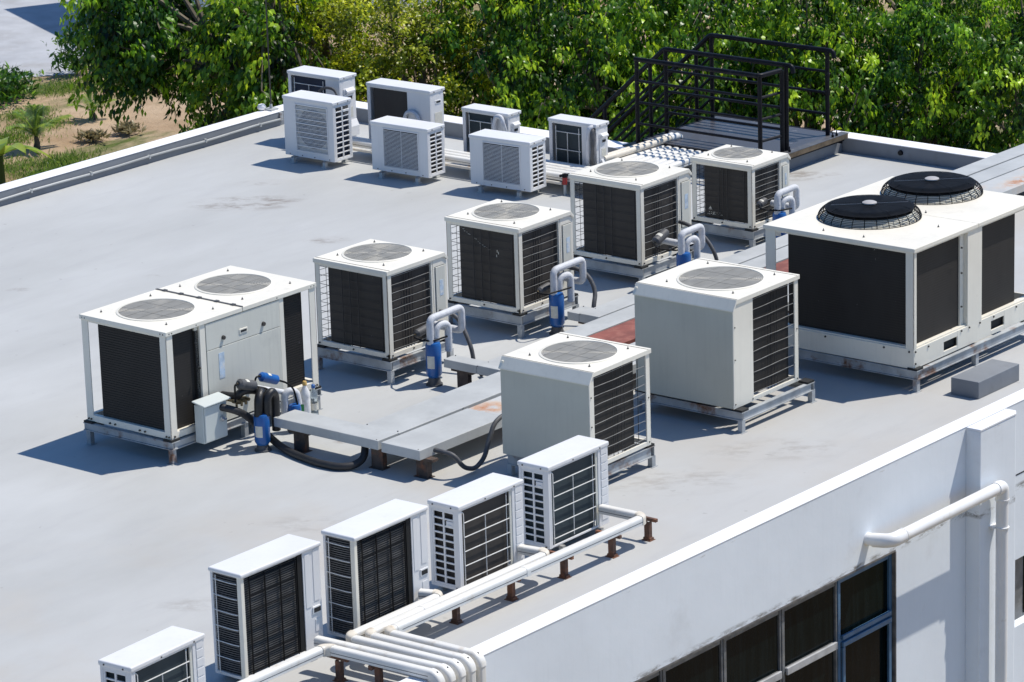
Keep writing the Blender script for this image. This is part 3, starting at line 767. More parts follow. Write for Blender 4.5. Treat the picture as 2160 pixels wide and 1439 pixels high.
def split_black_coil(a, b, t, label, group, h):
    o = thing('split_outdoor_unit', label, 'air conditioner', (0, 0, 0), org=(a / 2, b / 2, 0), group=group)
    zt = t - .04; pan = .765
    c = MB()
    c.box(0.0, .02, b - .03, b, 0, zt); c.box(.02, a - .02, b - .02, b, 0, zt); c.box(a - .02, a, .03, b, 0, zt)
    c.box(0.03, a * pan, .0, .02, 0, .03); c.box(0, .02, .05, b - .03, 0, .03); c.box(.06, a * pan, .01, .03, zt - .02, zt)
    co = c.build('casing', M['white'], o, .003, 1)
    p = MB(); p.prism([(.0, .0), (.042, -.0), (.055, .012), (.055, .02), (.016, .05), (.0, .05)], 'z', 0.002, zt); p.build('corner_post', M['beige'], o, .003, 1)
    k = MB(); k.box(.05, a * pan - .015, .045, b - .03, .03, zt - .01); ko = k.build('coil', M['slatcore'], o)
    s = MB(); n = 44
    for i in range(n):
        z = .035 + (zt - .06) * i / (n - 1)
        s.box(.06, a * pan - .05, .022, .034, z, z + .0085)
        s.add([(.02, .055, z), (.014, .12, z), (.012, b * .6, z), (.018, b - .03, z), (.05, b - .03, z), (.05, .055, z),
               (.02, .055, z + .0085), (.014, .12, z + .0085), (.012, b * .6, z + .0085), (.018, b - .03, z + .0085), (.05, b - .03, z + .0085), (.05, .055, z + .0085)],
              [(0, 1, 2, 3, 4, 5), (11, 10, 9, 8, 7, 6), (0, 6, 7, 1), (1, 7, 8, 2), (2, 8, 9, 3)])
    s.build('fins', M['slat'], ko)
    w = MB(); x0, x1 = .12, a * pan - .08
    for i in range(4): x = x0 + (x1 - x0) * i / 3; w.tube([(x, .02, zt - .02), (x, .006, zt - .06), (x, .006, .03)], .0075, 5, fillet=.02)
    for i in range(7): z = .05 + (zt - .11) * i / 6; w.tube([(x0, .008, z), (x1, .008, z)], .0065, 5)
    w.tube([(x0, .012, zt - .03), (x1, .012, zt - .03)], .0075, 5)
    w.build('wire_guard', M['blackwire'], o)
    w = MB()
    for i in range(7): z = .03 + (zt - .10) * i / 6; w.tube([(-.002, .055, z), (-.010, .12, z), (-.006, b - .05, z + .004), (.012, b - .015, z + .008)], .0055, 5, fillet=.03)
    w.tube([(-.008, b - .075, .02), (-.008, b - .075, zt - .02)], .0055, 5)
    w.build('wire_guard', M['wirewhite'], o)
    p = MB(); p.box(a * pan + .015, a, .0, .03, 0, zt)
    for (u0, u1, v0, v1) in ((.80, .865, .42, .93), (.905, .975, .46, .95), (.905, .975, .17, .29)):
        p.box(a * u0, a * u1, -.005, .0, t * v0, t * v1)
    po = p.build('service_panel', M['white'], o, .004, 2)
    q = MB(); q.box(a * .875, a * .985, -.010, -.0003, t * .345, t * .415); qo = q.build('handle_recess', M['plastic'], po, .003, 1)
    q = MB(); q.box(a * .888, a * .972, -.0125, -.0098, t * .357, t * .40); q.build('handle_slot', M['gap'], qo)
    p = MB(); p.box(a * pan - .05, a * pan + .015, .008, .03, .03, zt - .005); p.build('side_strip', M['slatcore'], o)
    l = MB(); l.box(-.016, a + .012, -.018, b + .012, t - .045, t); l.build('top_panel', M['white'], o, .016, 3)
    feet(o, a, b, 'x', h)
    return o

def split_fan_front(a, b, t, g0, g1, rows, label, h, wires_=False):
    """front with fan grille faces -x; louvred end faces -y. g0, g1: grille extent along y"""
    o = thing('split_outdoor_unit', label, 'air conditioner', (0, 0, 0), org=(a / 2, b / 2, 0), group=SG_B)
    zt = t - .045; z0, z1 = t * .115, t * .875
    c = MB()
    c.box(0, .02, g1, b, 0, zt); c.box(0, .02, 0, g0, 0, zt); c.box(0, .02, g0, g1, 0, z0); c.box(0, .02, g0, g1, z1, zt)
    c.box(.02, .045, 0, .018, 0, zt); c.box(a - .03, a, 0, .02, 0, zt); c.box(.045, a - .03, 0, .018, 0, .03); c.box(.045, a - .03, 0, .018, zt - .03, zt)
    c.box(a - .02, a, .02, b * .30, 0, zt); c.box(.02, a, b - .02, b, 0, zt); c.box(a - .02, a, .30 * b, b - .02, 0, .04); c.box(.02, a - .02, .02, b - .02, 0, .012)
    end_grille(c, a, .045, a - .03, .03, zt - .03, 10, 'y', .002)
    co = c.build('casing', M['white'], o, .004, 2)
    q = MB(); q.box(a * .55, a - .05, -.010, .004, zt * .845, zt * .885); q.build('handle', M['plastic'], co, .003, 1)
    f = MB(); bw = .016
    f.box(-.010, .004, g0 - bw, g1 + bw, z1, z1 + bw); f.box(-.010, .004, g0 - bw, g1 + bw, z0 - bw, z0); f.box(-.010, .004, g0 - bw, g0, z0, z1); f.box(-.010, .004, g1, g1 + bw, z0, z1)
    n = 28 if not wires_ else 36
    for i in range(n):
        z = z0 + (z1 - z0 - .012) * (i + .3) / n
        f.prism([(-.004, z), (.004, z + .001), (.004, z + .0075), (-.004, z + .0065)], 'y', g0, g1)
    if wires_:
        for i in range(1, 10): z = z0 + (z1 - z0) * i / 10; f.box(-.013, -.006, g0, g1, z, z + .009)
    else:
        f.box(.004, .008, (g0 + g1) / 2 - .004, (g0 + g1) / 2 + .004, z0, z1)
    f.build('fan_grille', M['white'], o)
    cy, cz = (g0 + g1) / 2, (z0 + z1) / 2; rr = min(g1 - g0, z1 - z0) / 2 * .97
    p = MB(); ring = [(cy + rr * math.cos(2 * PI * i / 40), cz + rr * math.sin(2 * PI * i / 40)) for i in range(40)]
    # plate with a round hole behind the grille
    outer = []
    for y_, z_ in ring:
        dy, dz = y_ - cy, z_ - cz; s_ = min(((g1 - g0) / 2 + .01) / max(abs(dy), 1e-6), ((z1 - z0) / 2 + .01) / max(abs(dz), 1e-6)); outer.append((cy + dy * s_, cz + dz * s_))
    p.add([(.03, *q) for q in ring] + [(.03, *q) for q in outer], [(i, (i + 1) % 40, (i + 1) % 40 + 40, i + 40) for i in range(40)])
    p.build('fan_surround', M['panelgrey'] if wires_ else M['blacksteel'], o)
    p = MB()
    for k_ in range(3):
        an = k_ * 2.094 + .4
        for dn in (0,):
            v = [(.06, cy + r_ * math.cos(an + d_), cz + r_ * math.sin(an + d_)) for r_, d_ in ((.05, -.5), (rr * .95, -.35), (rr * .95, .55), (.05, .6))]
            p.add([(.05, *v[0][1:]), (.05, *v[1][1:]), (.085, *v[2][1:]), (.085, *v[3][1:])], [(0, 1, 2, 3)])
    p.cyl((.04, cy, cz), (.09, cy, cz), .06, .06, 14)
    p.build('fan', M['blacksteel'], o)
    k = MB(); k.box(a - .06, a - .015, b * .30, b - .03, .04, zt - .01); k.box(.10, a - .06, .03, .06, .03, zt * .7); k.box(.09, .10, .12, b - .03, .04, zt)
    k.build('coil', M['coilnavy'] if wires_ else M['coilbrown'], o)
    l = MB(); l.box(-.012, a + .012, -.012, b + .012, t - .05, t); l.build('top_panel', M['white'], o, .012, 3)
    b2 = Screws()
    for y in (.1, .4, .65, .9): b2.cyl((-.006, b * y, .025), (.004, b * y, .025), .008, .008, 6)
    for x in (.25, .8): b2.cyl((a * x, -.018, t - .03), (a * x, 0, t - .03), .009, .009, 6)
    b2.build('screws', M['bolt'], co)
    feet(o, a, b, 'y', h)
    return o

def split_back_view(a, b, t, pan, coil, guard, label, h, sticker=False):
    """rear with coil faces -x (coil on the far-y part), service end faces -y"""
    o = thing('split_outdoor_unit', label, 'air conditioner', (0, 0, 0), org=(a / 2, b / 2, 0), group=SG_B)
    zt = t - .045
    c = MB()
    c.box(0, .02, b - .055, b, 0, zt); c.box(.02, a, b - .02, b, 0, zt * .97); c.box(a - .02, a, .02, b - .02, 0, zt); c.box(.0, .02, b * pan, b - .055, 0, .02)
    c.box(0, .02, b * pan, b - .055, zt - .02, zt)
    c.box(0, .02, 0, b * pan, 0, zt); c.box(.02, a - .02, 0, .02, 0, zt)
    co = c.build('casing', M['white'], o, .004, 2)
    k = MB(); k.box(.03, .07, b * pan - .0, b - .10, .02, zt - .02); k.box(.07, a - .03, b * pan, b - .16, .02, zt - .05); k.build('coil', coil, o)
    if guard:
        w = MB(); y0, y1 = b * pan + .05, b - .12; z0, z1 = .05, zt - .05
        for y in (y0, (y0 + y1) / 2, y1): w.tube([(.004, y, z0), (.004, y, z1 - (.08 if y0 < y < y1 else 0))], .006, 5)
        for i in range(3): z = z0 + (z1 - .08 - z0) * i / 2; w.tube([(.0, y0 - .03, z), (.0, y1, z)], .006, 5)
        w.build('wire_guard', M['wirewhite'], o)
    p = MB(); 
    if sticker:
        p.box(a * .35, a * .75, -.006, .0, t * .77, t * .83); p.build('handle_recess', M['plastic'], o, .003, 1)
        p = MB(); p.box(a * .42, a * .70, -.008, -.005, t * .785, t * .815); p.build('handle_slot', M['gap'], o)
        p = MB(); p.box(a * .30, a * .80, -.004, .0, t * .40, t * .64); p.build('label_sticker', M['paper'], o)
    else:
        p.box(a * .22, a * .86, -.012, .0, t * .25, t * .80); p.prism([(-.012, t * .80), (-.05, t * .76), (-.05, t * .73), (-.012, t * .70)], 'x', a * .3, a * .8)
        p.prism([(-.012, t * .30), (-.06, t * .20), (-.06, t * .05), (-.0, t * .05), (-.0, t * .3)], 'x', a * .3, a * .92)
        po = p.build('service_cover', M['white'], o, .004, 2)
        p = MB(); p.box(a * .42, a * .70, -.0145, -.0115, t * .62, t * .67); p.build('handle_slot', M['gap'], po)
        p = MB(); p.box(a * .35, a * .72, -.0145, -.0115, t * .34, t * .50); p.build('label_sticker', M['paper'], po)
    l = MB(); l.box(-.012, a + .012, -.012, b + .012, t - .05, t); l.build('top_panel', M['white'], o, .012, 3)
    b2 = Screws()
    for x in (.25, .8): b2.cyl((a * x, -.018, t - .03), (a * x, 0, t - .03), .009, .009, 6)
    b2.build('screws', M['bolt'], co)
    feet(o, a, b, 'y', h)
    return o

s4 = split_coil_front(.993, .371, .872, .83, M['coilbrown'], 'white split unit with ridged right panel, second from the far end of the front row', 'split_outdoor_unit', SG_F, .11)
place(s4, 26.079, 22.19, .11, R(.03), .993, .371)
s5 = split_coil_front(.993, .371, .872, .83, M['coilblue'], 'white split unit with ridged panel at the far end of the front row', 'split_outdoor_unit', SG_F, .085)
place(s5, 27.565, 22.265, .085, R(.73), .993, .371)
s1 = split_coil_front(.965, .361, .872, .84, M['coilblue'], 'split unit with grey green coil, nearest in the front row, cut by the photo edge', 'split_outdoor_unit', SG_F, .1)
place(s1, 21.232, 21.83, .1, R(3.0), .965, .361)
s2 = split_black_coil(1.079, .382, 1.04, 'tall white split unit with black finned coil beside the lone trunking elbow', SG_F, .07)
place(s2, 23.222, 22.385, .07, R(.11), 1.079, .382)
s3 = copy_tree(s2, 'tall white split unit with black finned coil in the middle of the front row'); place(s3, 24.569, 22.194, .115, R(1.2), 1.079, .382); 
s3.location.z = .07
b1 = split_fan_front(.392, .955, .872, .955 * .12, .955 * .75, 10, 'white split unit with square fan grille nearest the lightning rod', .1, True); place(b1, 38.68, 34.979, .1, R(-.5), .392, .955)
b2_ = split_fan_front(.375, 1.021, .702, 1.021 * .17, 1.021 * .775, 8, 'white split unit with slatted grille, middle of the three facing the open roof', .1); place(b2_, 38.692, 33.236, .1, R(1.4), .375, 1.021)
b3 = copy_tree(b2_, 'white split unit with slatted grille, nearest the single fan condensers'); place(b3, 38.825, 31.516, .1, R(3.2), .375, 1.021)
c1 = split_back_view(.369, 1.003, .951, .27, M['coilnavy'], True, 'white split unit with navy coil and wire guard behind the leftmost back unit', .1); place(c1, 39.718, 35.764, .1, R(.17), .369, 1.003)
c2 = split_back_view(.329, 1.165, .951, .36, M['coilbrown'], False, 'widest white back unit with plain brown coil and no wire guard', .1, True); place(c2, 39.723, 34.048, .1, R(1.3), .329, 1.165)
c3 = split_back_view(.28, .837, .727, .31, M['coilblue'], True, 'small white split unit with an insulated pipe arch, behind between two slatted ones', .1); place(c3, 39.92, 32.778, .105, R(.23), .28, .837)
c4 = copy_tree(c3, 'small white split unit with taped cable bundle, nearest the black stair rails'); place(c4, 40.047, 31.308, .105, R(.36), .28, .837)

# ------------------------------------------------------------------ cable trays
def tray(polys, z0, z1, label, material, name='cable_tray', group='sheet metal cable trays', legs=(), extra=None):
    xs = [p[0] for po in polys for p in po]; ys = [p[1] for po in polys for p in po]
    o = thing(name, label, 'cable tray', ((min(xs) + max(xs)) / 2, (min(ys) + max(ys)) / 2, 0), group=group)
    for i, po in enumerate(polys):
        b = MB(); b.prism(po, 'z', z0, z1 - .006 * (i % 2)); b.build('cover', material[i] if isinstance(material, list) else material, o, .004, 1)
    for x, y in legs:
        l = MB(); l.box(x, x + .008, y - .08, y + .08, .006, z0 - .03); l.box(x + .008, x + .07, y - .08, y - .072, .006, z0 - .03); l.box(x + .008, x + .07, y + .072, y + .08, .006, z0 - .03)
        l.box(x - .01, x + .09, y - .16, y + .16, z0 - .03, z0 - .001); l.box(x - .03, x + .10, y - .1, y + .1, 0, .006)
        l.build('leg', M['standrust'], o)
    b = MB()
    for po in polys:
        for (x, y) in po: b.cyl((x + (.03 if x < 29.5 else -.03), y + (.04 if y < 25.8 else -.04), z1 - .002), (x + (.03 if x < 29.5 else -.03), y + (.04 if y < 25.8 else -.04), z1 + .004), .008, .006, 6)
    b.build('rivets', M['bolt'], o)
    return o
tray([[(28.67, 25.49), (29.02, 25.49), (29.02, 27.0), (28.67, 27.0)], [(29.022, 25.49), (31.90, 25.52), (31.90, 26.03), (29.022, 26.01)]], .244, .35,
     'grey L shaped sheet metal tray running from the leftmost unit', M['galv'], legs=((28.72, 26.68), (28.75, 25.58), (31.0, 25.75)))
tray([[(31.91, 25.53), (38.9, 25.56), (38.9, 26.05), (31.91, 26.04)]], .24, .345, 'red oxide painted sheet metal tray in the middle of the roof', M['redsheet'], legs=((33.6, 25.8), (36.4, 25.8)))
tray([[(38.91, 25.56), (45.6, 25.58), (45.6, 26.08), (38.91, 26.05)]], .24, .348, 'rust stained tray passing over the back parapet behind the caged fan unit', M['galvrust'], legs=((40.2, 25.8), (42.6, 25.8)))
tray([[(28.69, 24.92), (30.15, 24.92), (30.15, 25.46), (28.69, 25.46)], [(30.152, 24.92), (30.9, 24.92), (30.9, 25.46), (30.152, 25.46)], [(30.902, 24.92), (38.5, 24.95), (38.5, 25.48), (30.902, 25.46)]], .224, .335,
     'grey sheet metal tray with orange rust patch ending beside the blank sided condenser', [M['galv'], M['galvrust'], M['galv']], legs=((28.79, 24.98), (32.5, 25.2), (35.2, 25.2)))
tray([[(31.42, 26.052), (45.6, 26.10), (45.6, 26.42), (31.42, 26.38)], [(31.42, 26.382), (31.62, 26.382), (31.62, 26.87), (31.42, 26.87)]], .246, .353, 'long narrow grey tray with a short branch to the second condenser', M['galv'], legs=((31.45, 26.62), (35.3, 26.2), (39.5, 26.25), (42.6, 26.25)))
tray([[(33.76, 26.425), (45.6, 26.47), (45.6, 26.78), (33.76, 26.72)], [(33.76, 26.722), (34.06, 26.722), (34.06, 26.90), (33.76, 26.90)]], .242, .35, 'outermost narrow grey tray starting by the third condenser', M['galv'], legs=((33.8, 26.6), (37.0, 26.58), (39.9, 26.6), (42.9, 26.6)))

# ------------------------------------------------------------------ blue canisters and their piping
def canister(x, y, label, tall=.44, z0=.085, r=.092):
    o = thing('blue_canister', label, 'canister', (x, y, 0), group='blue pressure canisters beside the condensers')
    b = MB(); h = tall
    b.lathe((x, y, z0), [(.03, 0), (r * .75, .012), (r, .05), (r, h - .05), (r * .86, h - .015), (r * .4, h), (0, h)], 28); b.build('body', M['blue'], o)
    b = MB(); b.cyl((x, y, 0), (x, y, z0 + .01), r * .92, r * .72, 14); b.cyl((x, y, 0), (x, y, .02), r * 1.1, r * 1.05, 14); b.build('base', M['hose'], o)
    v = []; n = 6
    for k in range(n + 1):
        an = R(168 + 58 * k / n); v += [(x + (r + .0015) * math.cos(an), y + (r + .0015) * math.sin(an), z0 + h * .30), (x + (r + .0015) * math.cos(an), y + (r + .0015) * math.sin(an), z0 + h * .64)]
    b = MB(); b.add(v, [(2 * k, 2 * k + 2, 2 * k + 3, 2 * k + 1) for k in range(n)], True); b.build('paper_label', M['paper'], o)
    return o
def single(mb, name, material, label, cat, group=None, **kw):
    return tag(mb.build(name, material, **kw), label, cat, group)
PIPEG = 'white insulated pipe loops above the blue canisters'
def loops(x, y, ux, uy, ztop, tray_z, word, reach=.50):
    """ux,uy: unit face to reach"""
    b = MB(); b.tube([(x - .045, y, .50), (x - .045, y, ztop), (x + reach, y - .02, ztop + .02), (x + reach, y - .02, ztop - .27), (x + reach - .02, uy, ztop - .25)], .043, 12, fillet=.075)
    single(b, 'insulated_pipe', M['foam'], f'white wrapped pipe in a wide high loop above the canister {word}', 'pipe', PIPEG)
    b = MB(); b.tube([(x + .045, y - .01, .50), (x + .045, y - .01, ztop - .10), (x + .23, y - .04, ztop - .10), (x + .23, y - .04, tray_z)], .043, 12, fillet=.085)
    single(b, 'insulated_pipe', M['foam'], f'white wrapped pipe in a narrow low loop dropping to the tray {word}', 'pipe', PIPEG)
CAN = [(31.447, 27.042, 27.49, 'of the second condenser'), (33.875, 27.15, 27.41, 'of the third condenser'), (36.187, 26.96, 27.58, 'of the fourth condenser'), (38.46, 27.10, 27.46, 'of the smallest condenser')]
CL = ['blue canister with white label between the second condenser and the tray branch', 'blue canister with white label in front of the third condenser', 'blue canister half hidden behind the taller blank sided condenser', 'blue canister seen behind the corner of the caged fan unit']
for i, ((x, y, uy, w), l) in enumerate(zip(CAN, CL)):
    canister(x, y, l)
    loops(x, y, x, uy, .80 if i < 2 else .76, .36, w, .50 if i < 2 else .36)
def muffler(p0, p1, r, material, label, sticker=True, group=None):
    p0, p1 = Vector(p0), Vector(p1); d = (p1 - p0).normalized(); L = (p1 - p0).length
    o = thing('pipe_muffler', label, 'muffler', tuple((p0 + p1) / 2 - Vector((0, 0, r))), group=group)
    b = MB(); pts = [p0, p0 + d * .03, p1 - d * .03, p1]
    b.cyl(p0, p0 + d * .025, r * .6, r, 18); b.cyl(p0 + d * .025, p1 - d * .025, r, r, 18); b.cyl(p1 - d * .025, p1, r, r * .6, 18); b.build('body', material, o)
    b = MB(); b.cyl(p0 - d * .02, p0, .012, .012, 8); b.cyl(p1, p1 + d * .02, .012, .012, 8); b.build('nozzle', M['brass'], o)
    if sticker:
        v = []
        a = d.cross(Vector((0, 0, 1))).normalized(); u = a.cross(d)
        for k in range(5):
            an = R(40 + 24 * k); q = (a * math.cos(an) + u * math.sin(an)) * (r + .0015); v += [p0 + d * L * .33 + q, p0 + d * L * .5 + q]
        b = MB(); b.add(v, [(2 * k, 2 * k + 1, 2 * k + 3, 2 * k + 2) for k in range(4)], True); b.build('paper_label', M['paper'], o)
    return o
muffler((31.44, 27.30, .565), (31.72, 27.30, .60), .05, M['hose'], 'short black and grey muffler by the second condenser coil', False)
muffler((33.70, 27.28, .55), (33.92, 27.28, .58), .045, M['hose'], 'small dark muffler by the third condenser coil', False)
muffler((36.05, 27.30, .62), (36.30, 27.30, .71), .06, M['hose'], 'black muffler with white label by the fourth condenser')
muffler((38.31, 27.32, .60), (38.47, 27.32, .645), .048, M['hose'], 'black muffler with white label by the smallest condenser')
CG = 'thin black capillary tubes by the mufflers'
def cap(pts, label, r=.011, material='blackwire', fil=.05):
    b = MB(); b.tube(pts, r, 8, fillet=fil); return single(b, 'capillary_tube', M[material], label, 'tube')
cap([(31.42, 27.30, .56), (31.33, 27.22, .565), (31.30, 27.10, .56), (31.40, 27.0, .545), (31.62, 26.98, .55), (31.70, 27.02, .53)], 'thin dark tube looping off the muffler of the second condenser')
cap([(33.68, 27.28, .545), (33.60, 27.2, .56), (33.60, 27.1, .56), (33.80, 27.06, .56), (34.05, 27.06, .55)], 'thin dark tube looping off the muffler of the third condenser')
cap([(36.03, 27.30, .615), (35.96, 27.2, .58), (36.10, 27.0, .55), (36.34, 26.92, .585)], 'thin dark tube looping off the muffler of the fourth condenser')
cap([(38.29, 27.32, .6), (38.24, 27.22, .58), (38.4, 27.06, .55), (38.6, 27.0, .545)], 'thin dark tube looping off the muffler of the smallest condenser')
HG = 'dark flexible conduits'
def hose(pts, r, label, material='hose', fil=.12):
    b = MB(); b.tube(pts, r, 10, fillet=fil, seg=6); return single(b, 'flexible_conduit', M[material], label, 'hose')
hose([(32.091, 27.47, .659), (32.106, 27.3, .655), (32.126, 27.2, .58), (32.1, 27.1, .46), (32.06, 26.98, .30), (32.05, 26.93, .03)], .026, 'grey conduit curving down from the end panel of the second condenser')
hose([(34.404, 27.39, .675), (34.431, 27.2, .66), (34.47, 27.08, .55), (34.449, 27.0, .40), (34.36, 26.96, .29), (34.30, 26.95, .03)], .028, 'grey conduit curving down from the end panel of the third condenser')
hose([(36.92, 27.56, .66), (36.90, 27.36, .64), (36.93, 27.15, .50), (36.93, 27.0, .3), (36.92, 26.95, .03)], .026, 'grey conduit curving down from the end panel of the fourth condenser')
hose([(30.35, 24.52, .56), (29.85, 24.58, .55), (29.657, 24.6, .505), (29.56, 24.6, .46), (29.471, 24.6, .312), (29.381, 24.6, .124), (29.218, 24.6, .045), (29.032, 24.6, .11), (28.946, 24.66, .27), (28.94, 24.95, .28)], .026, 'grey conduit hanging in a U loop off the tray by the blank sided condenser', fil=.08)
hose([(32.0, 26.80, .03), (31.95, 26.66, .10), (31.9, 26.50, .20), (31.85, 26.42, .26)], .03, 'short dark hose dropping off the tray branch beside the second condenser', 'blackhose')
# cluster on the leftmost unit
canister(28.527, 27.046, 'blue canister with paper label and black wrapped pipes in front of the leftmost unit', .375, .06, .088)
canister(29.23, 27.20, 'lower blue canister behind the tray end next to the bottles', .30, .03, .075)
BG = 'black foam wrapped pipes at the leftmost unit'
b = MB(); b.tube([(28.49, 27.05, .40), (28.50, 27.05, .60), (28.60, 27.1, .65), (28.66, 27.18, .62), (28.70, 27.22, .5)], .05, 12, fillet=.09); single(b, 'insulated_pipe', M['blackfoam'], 'black wrapped pipe arch rising from the labelled canister', 'pipe')
b = MB(); b.tube([(28.57, 27.0, .40), (28.575, 27.0, .60), (28.66, 27.0, .66), (28.735, 27.02, .58), (28.74, 27.03, .18)], .048, 12, fillet=.09); single(b, 'insulated_pipe', M['blackfoam'], 'black wrapped pipe arch nearest the tray end', 'pipe')
b = MB(); b.tube([(28.42, 27.53, .58), (28.42, 27.3, .60), (28.45, 27.25, .665), (28.55, 27.2, .665), (28.72, 27.15, .60)], .045, 12, fillet=.06); single(b, 'insulated_pipe', M['blackfoam'], 'black wrapped pipe lying level below the dark muffler', 'pipe')
b = MB(); b.tube([(28.86, 27.50, .57), (28.95, 27.35, .54), (29.19, 27.32, .45)], .03, 10, fillet=.05); single(b, 'insulated_pipe', M['foam'], 'white wrapped pipe lying level behind the black pipe arches', 'pipe')
b = MB(); b.tube([(29.15, 27.28, .10), (29.16, 27.28, .42), (29.20, 27.26, .47), (29.29, 27.22, .45), (29.30, 27.2, .30)], .042, 12, fillet=.07); single(b, 'insulated_pipe', M['foam'], 'white wrapped pipe arch beside the plastic bottles', 'pipe')
muffler((28.345, 27.2, .785), (28.60, 27.18, .70), .058, M['hose'], 'dark grey muffler with white label on the leftmost unit')
muffler((28.75, 27.25, .757), (29.0, 27.22, .655), .055, M['blue'], 'bright blue muffler with white label on the leftmost unit')
cap([(28.34, 27.2, .79), (28.295, 27.2, .78), (28.292, 27.2, .70), (28.312, 27.22, .58)], 'thin black tube bending down at the left end of the dark grey muffler')
cap([(28.61, 27.18, .69), (28.70, 27.1, .655), (28.755, 27.08, .585), (28.735, 27.08, .28), (28.76, 27.06, .22)], 'thin black tube dropping from the dark grey muffler over the black arches')
cap([(28.74, 27.25, .765), (28.68, 27.25, .762), (28.669, 27.26, .64)], 'thin black tube bending down at the left end of the bright blue muffler')
cap([(29.01, 27.22, .65), (29.12, 27.2, .60), (29.21, 27.18, .51), (29.245, 27.15, .26)], 'thin black tube dropping from the bright blue muffler to the low canister')
b = MB()
for x in (28.36, 28.44, 28.51): b.cyl((x, 27.30, .565), (x, 27.20, .565), .024, .02, 10); b.cyl((x, 27.25, .50), (x, 27.25, .59), .014, .014, 8); b.cyl((x, 27.535, .565), (x, 27.28, .565), .014, .014, 8)
single(b, 'shut_off_valve', M['brass'], 'row of dark shut off valves under the dark grey muffler', 'valve')
hose([(28.15, 27.53, .55), (28.20, 27.3, .535), (28.30, 27.22, .49), (28.45, 27.2, .40), (28.58, 27.2, .27), (28.72, 27.14, .10), (28.62, 26.868, .05), (28.512, 26.551, .045), (28.43, 26.139, .045), (28.45, 25.874, .045), (28.562, 25.75, .05), (28.70, 25.72, .10), (28.80, 25.78, .25)], .042, 'thick black hose leaving the leftmost unit and lying on the roof to the tray leg', 'blackhose', .14)

# grey electrical cabinet
x0, x1, y0, y1, z0, z1 = 27.90, 28.30, 27.32, 27.47, .18, .61
o = thing('electrical_cabinet', 'light grey electrical cabinet with sloped rain hood and lock on the leftmost unit', 'cabinet', ((x0 + x1) / 2, (y0 + y1) / 2, z0))
MB().box(x0 + .02, x1 - .02, y0 + .02, y1, z0, z1).build('body', M['cabinet'], o, .006, 2)
b = MB(); b.box(x0 + .03, x1 - .03, y0, y0 + .018, z0 + .015, z1 - .02); d = b.build('door', M['cabinet'], o, .006, 2)
b = MB(); b.cyl((x1 - .12, y0 - .03, .41), (x1 - .12, y0 + .002, .41), .026, .03, 14); b.box(x1 - .125, x1 - .07, y0 - .04, y0 - .028, .395, .41); b.build('lock', M['chrome'], d)
b = MB(); b.prism([(y0 - .03, z1 - .005), (y0 - .03, z1 + .012), (y1 + .01, z1 + .045), (y1 + .01, z1 + .028)], 'x', x0 - .005, x1 + .02); b.build('hood', M['cabinet'], o, .004, 1); MB().box(x0 + .1, x1 - .1, y1, 27.54, z0 + .1, z1 - .1).build('mounting_plate', M['galv'], o)

# bottles
def bottle(x, y, label, material, cap_m, h=.27, r=.042, green=False):
    o = thing('plastic_bottle', label, 'bottle', (x, y, 0), group='plastic bottles by the tray end')
    MB().lathe((x, y, 0), [(r * .9, 0), (r, .01), (r, h * .52), (r * .92, h * .56), (r, h * .6), (r * .95, h * .72), (r * .4, h * .86), (r * .36, h * .92)], 20).build('body', material, o)
    MB().lathe((x, y, h * .9), [(r * .45, 0), (r * .45, h * .09), (r * .3, h * .11)], 14).build('cap', cap_m, o)
    if green:
        v = []
        for k in range(5):
            an = R(150 + 14 * k); v += [(x + (r + .001) * math.cos(an), y + (r + .001) * math.sin(an), h * .05), (x + (r + .001) * math.cos(an), y + (r + .001) * math.sin(an), h * .42)]
        b = MB(); b.add(v, [(2 * k, 2 * k + 2, 2 * k + 3, 2 * k + 1) for k in range(4)], True); b.build('printed_label', M['green'], o)
    else:
        MB().lathe((x, y, 0), [(r + .001, h * .2), (r + .001, h * .42)], 20).build('printed_label', M['paper'], o)
bottle(29.65, 27.42, 'white plastic bottle with yellow cap beside the leftmost unit', M['plastic'], M['cap'], .44, .058, True)
bottle(29.80, 27.43, 'clear plastic water bottle behind the white bottle', M['pet'], M['blue'], .36, .05)

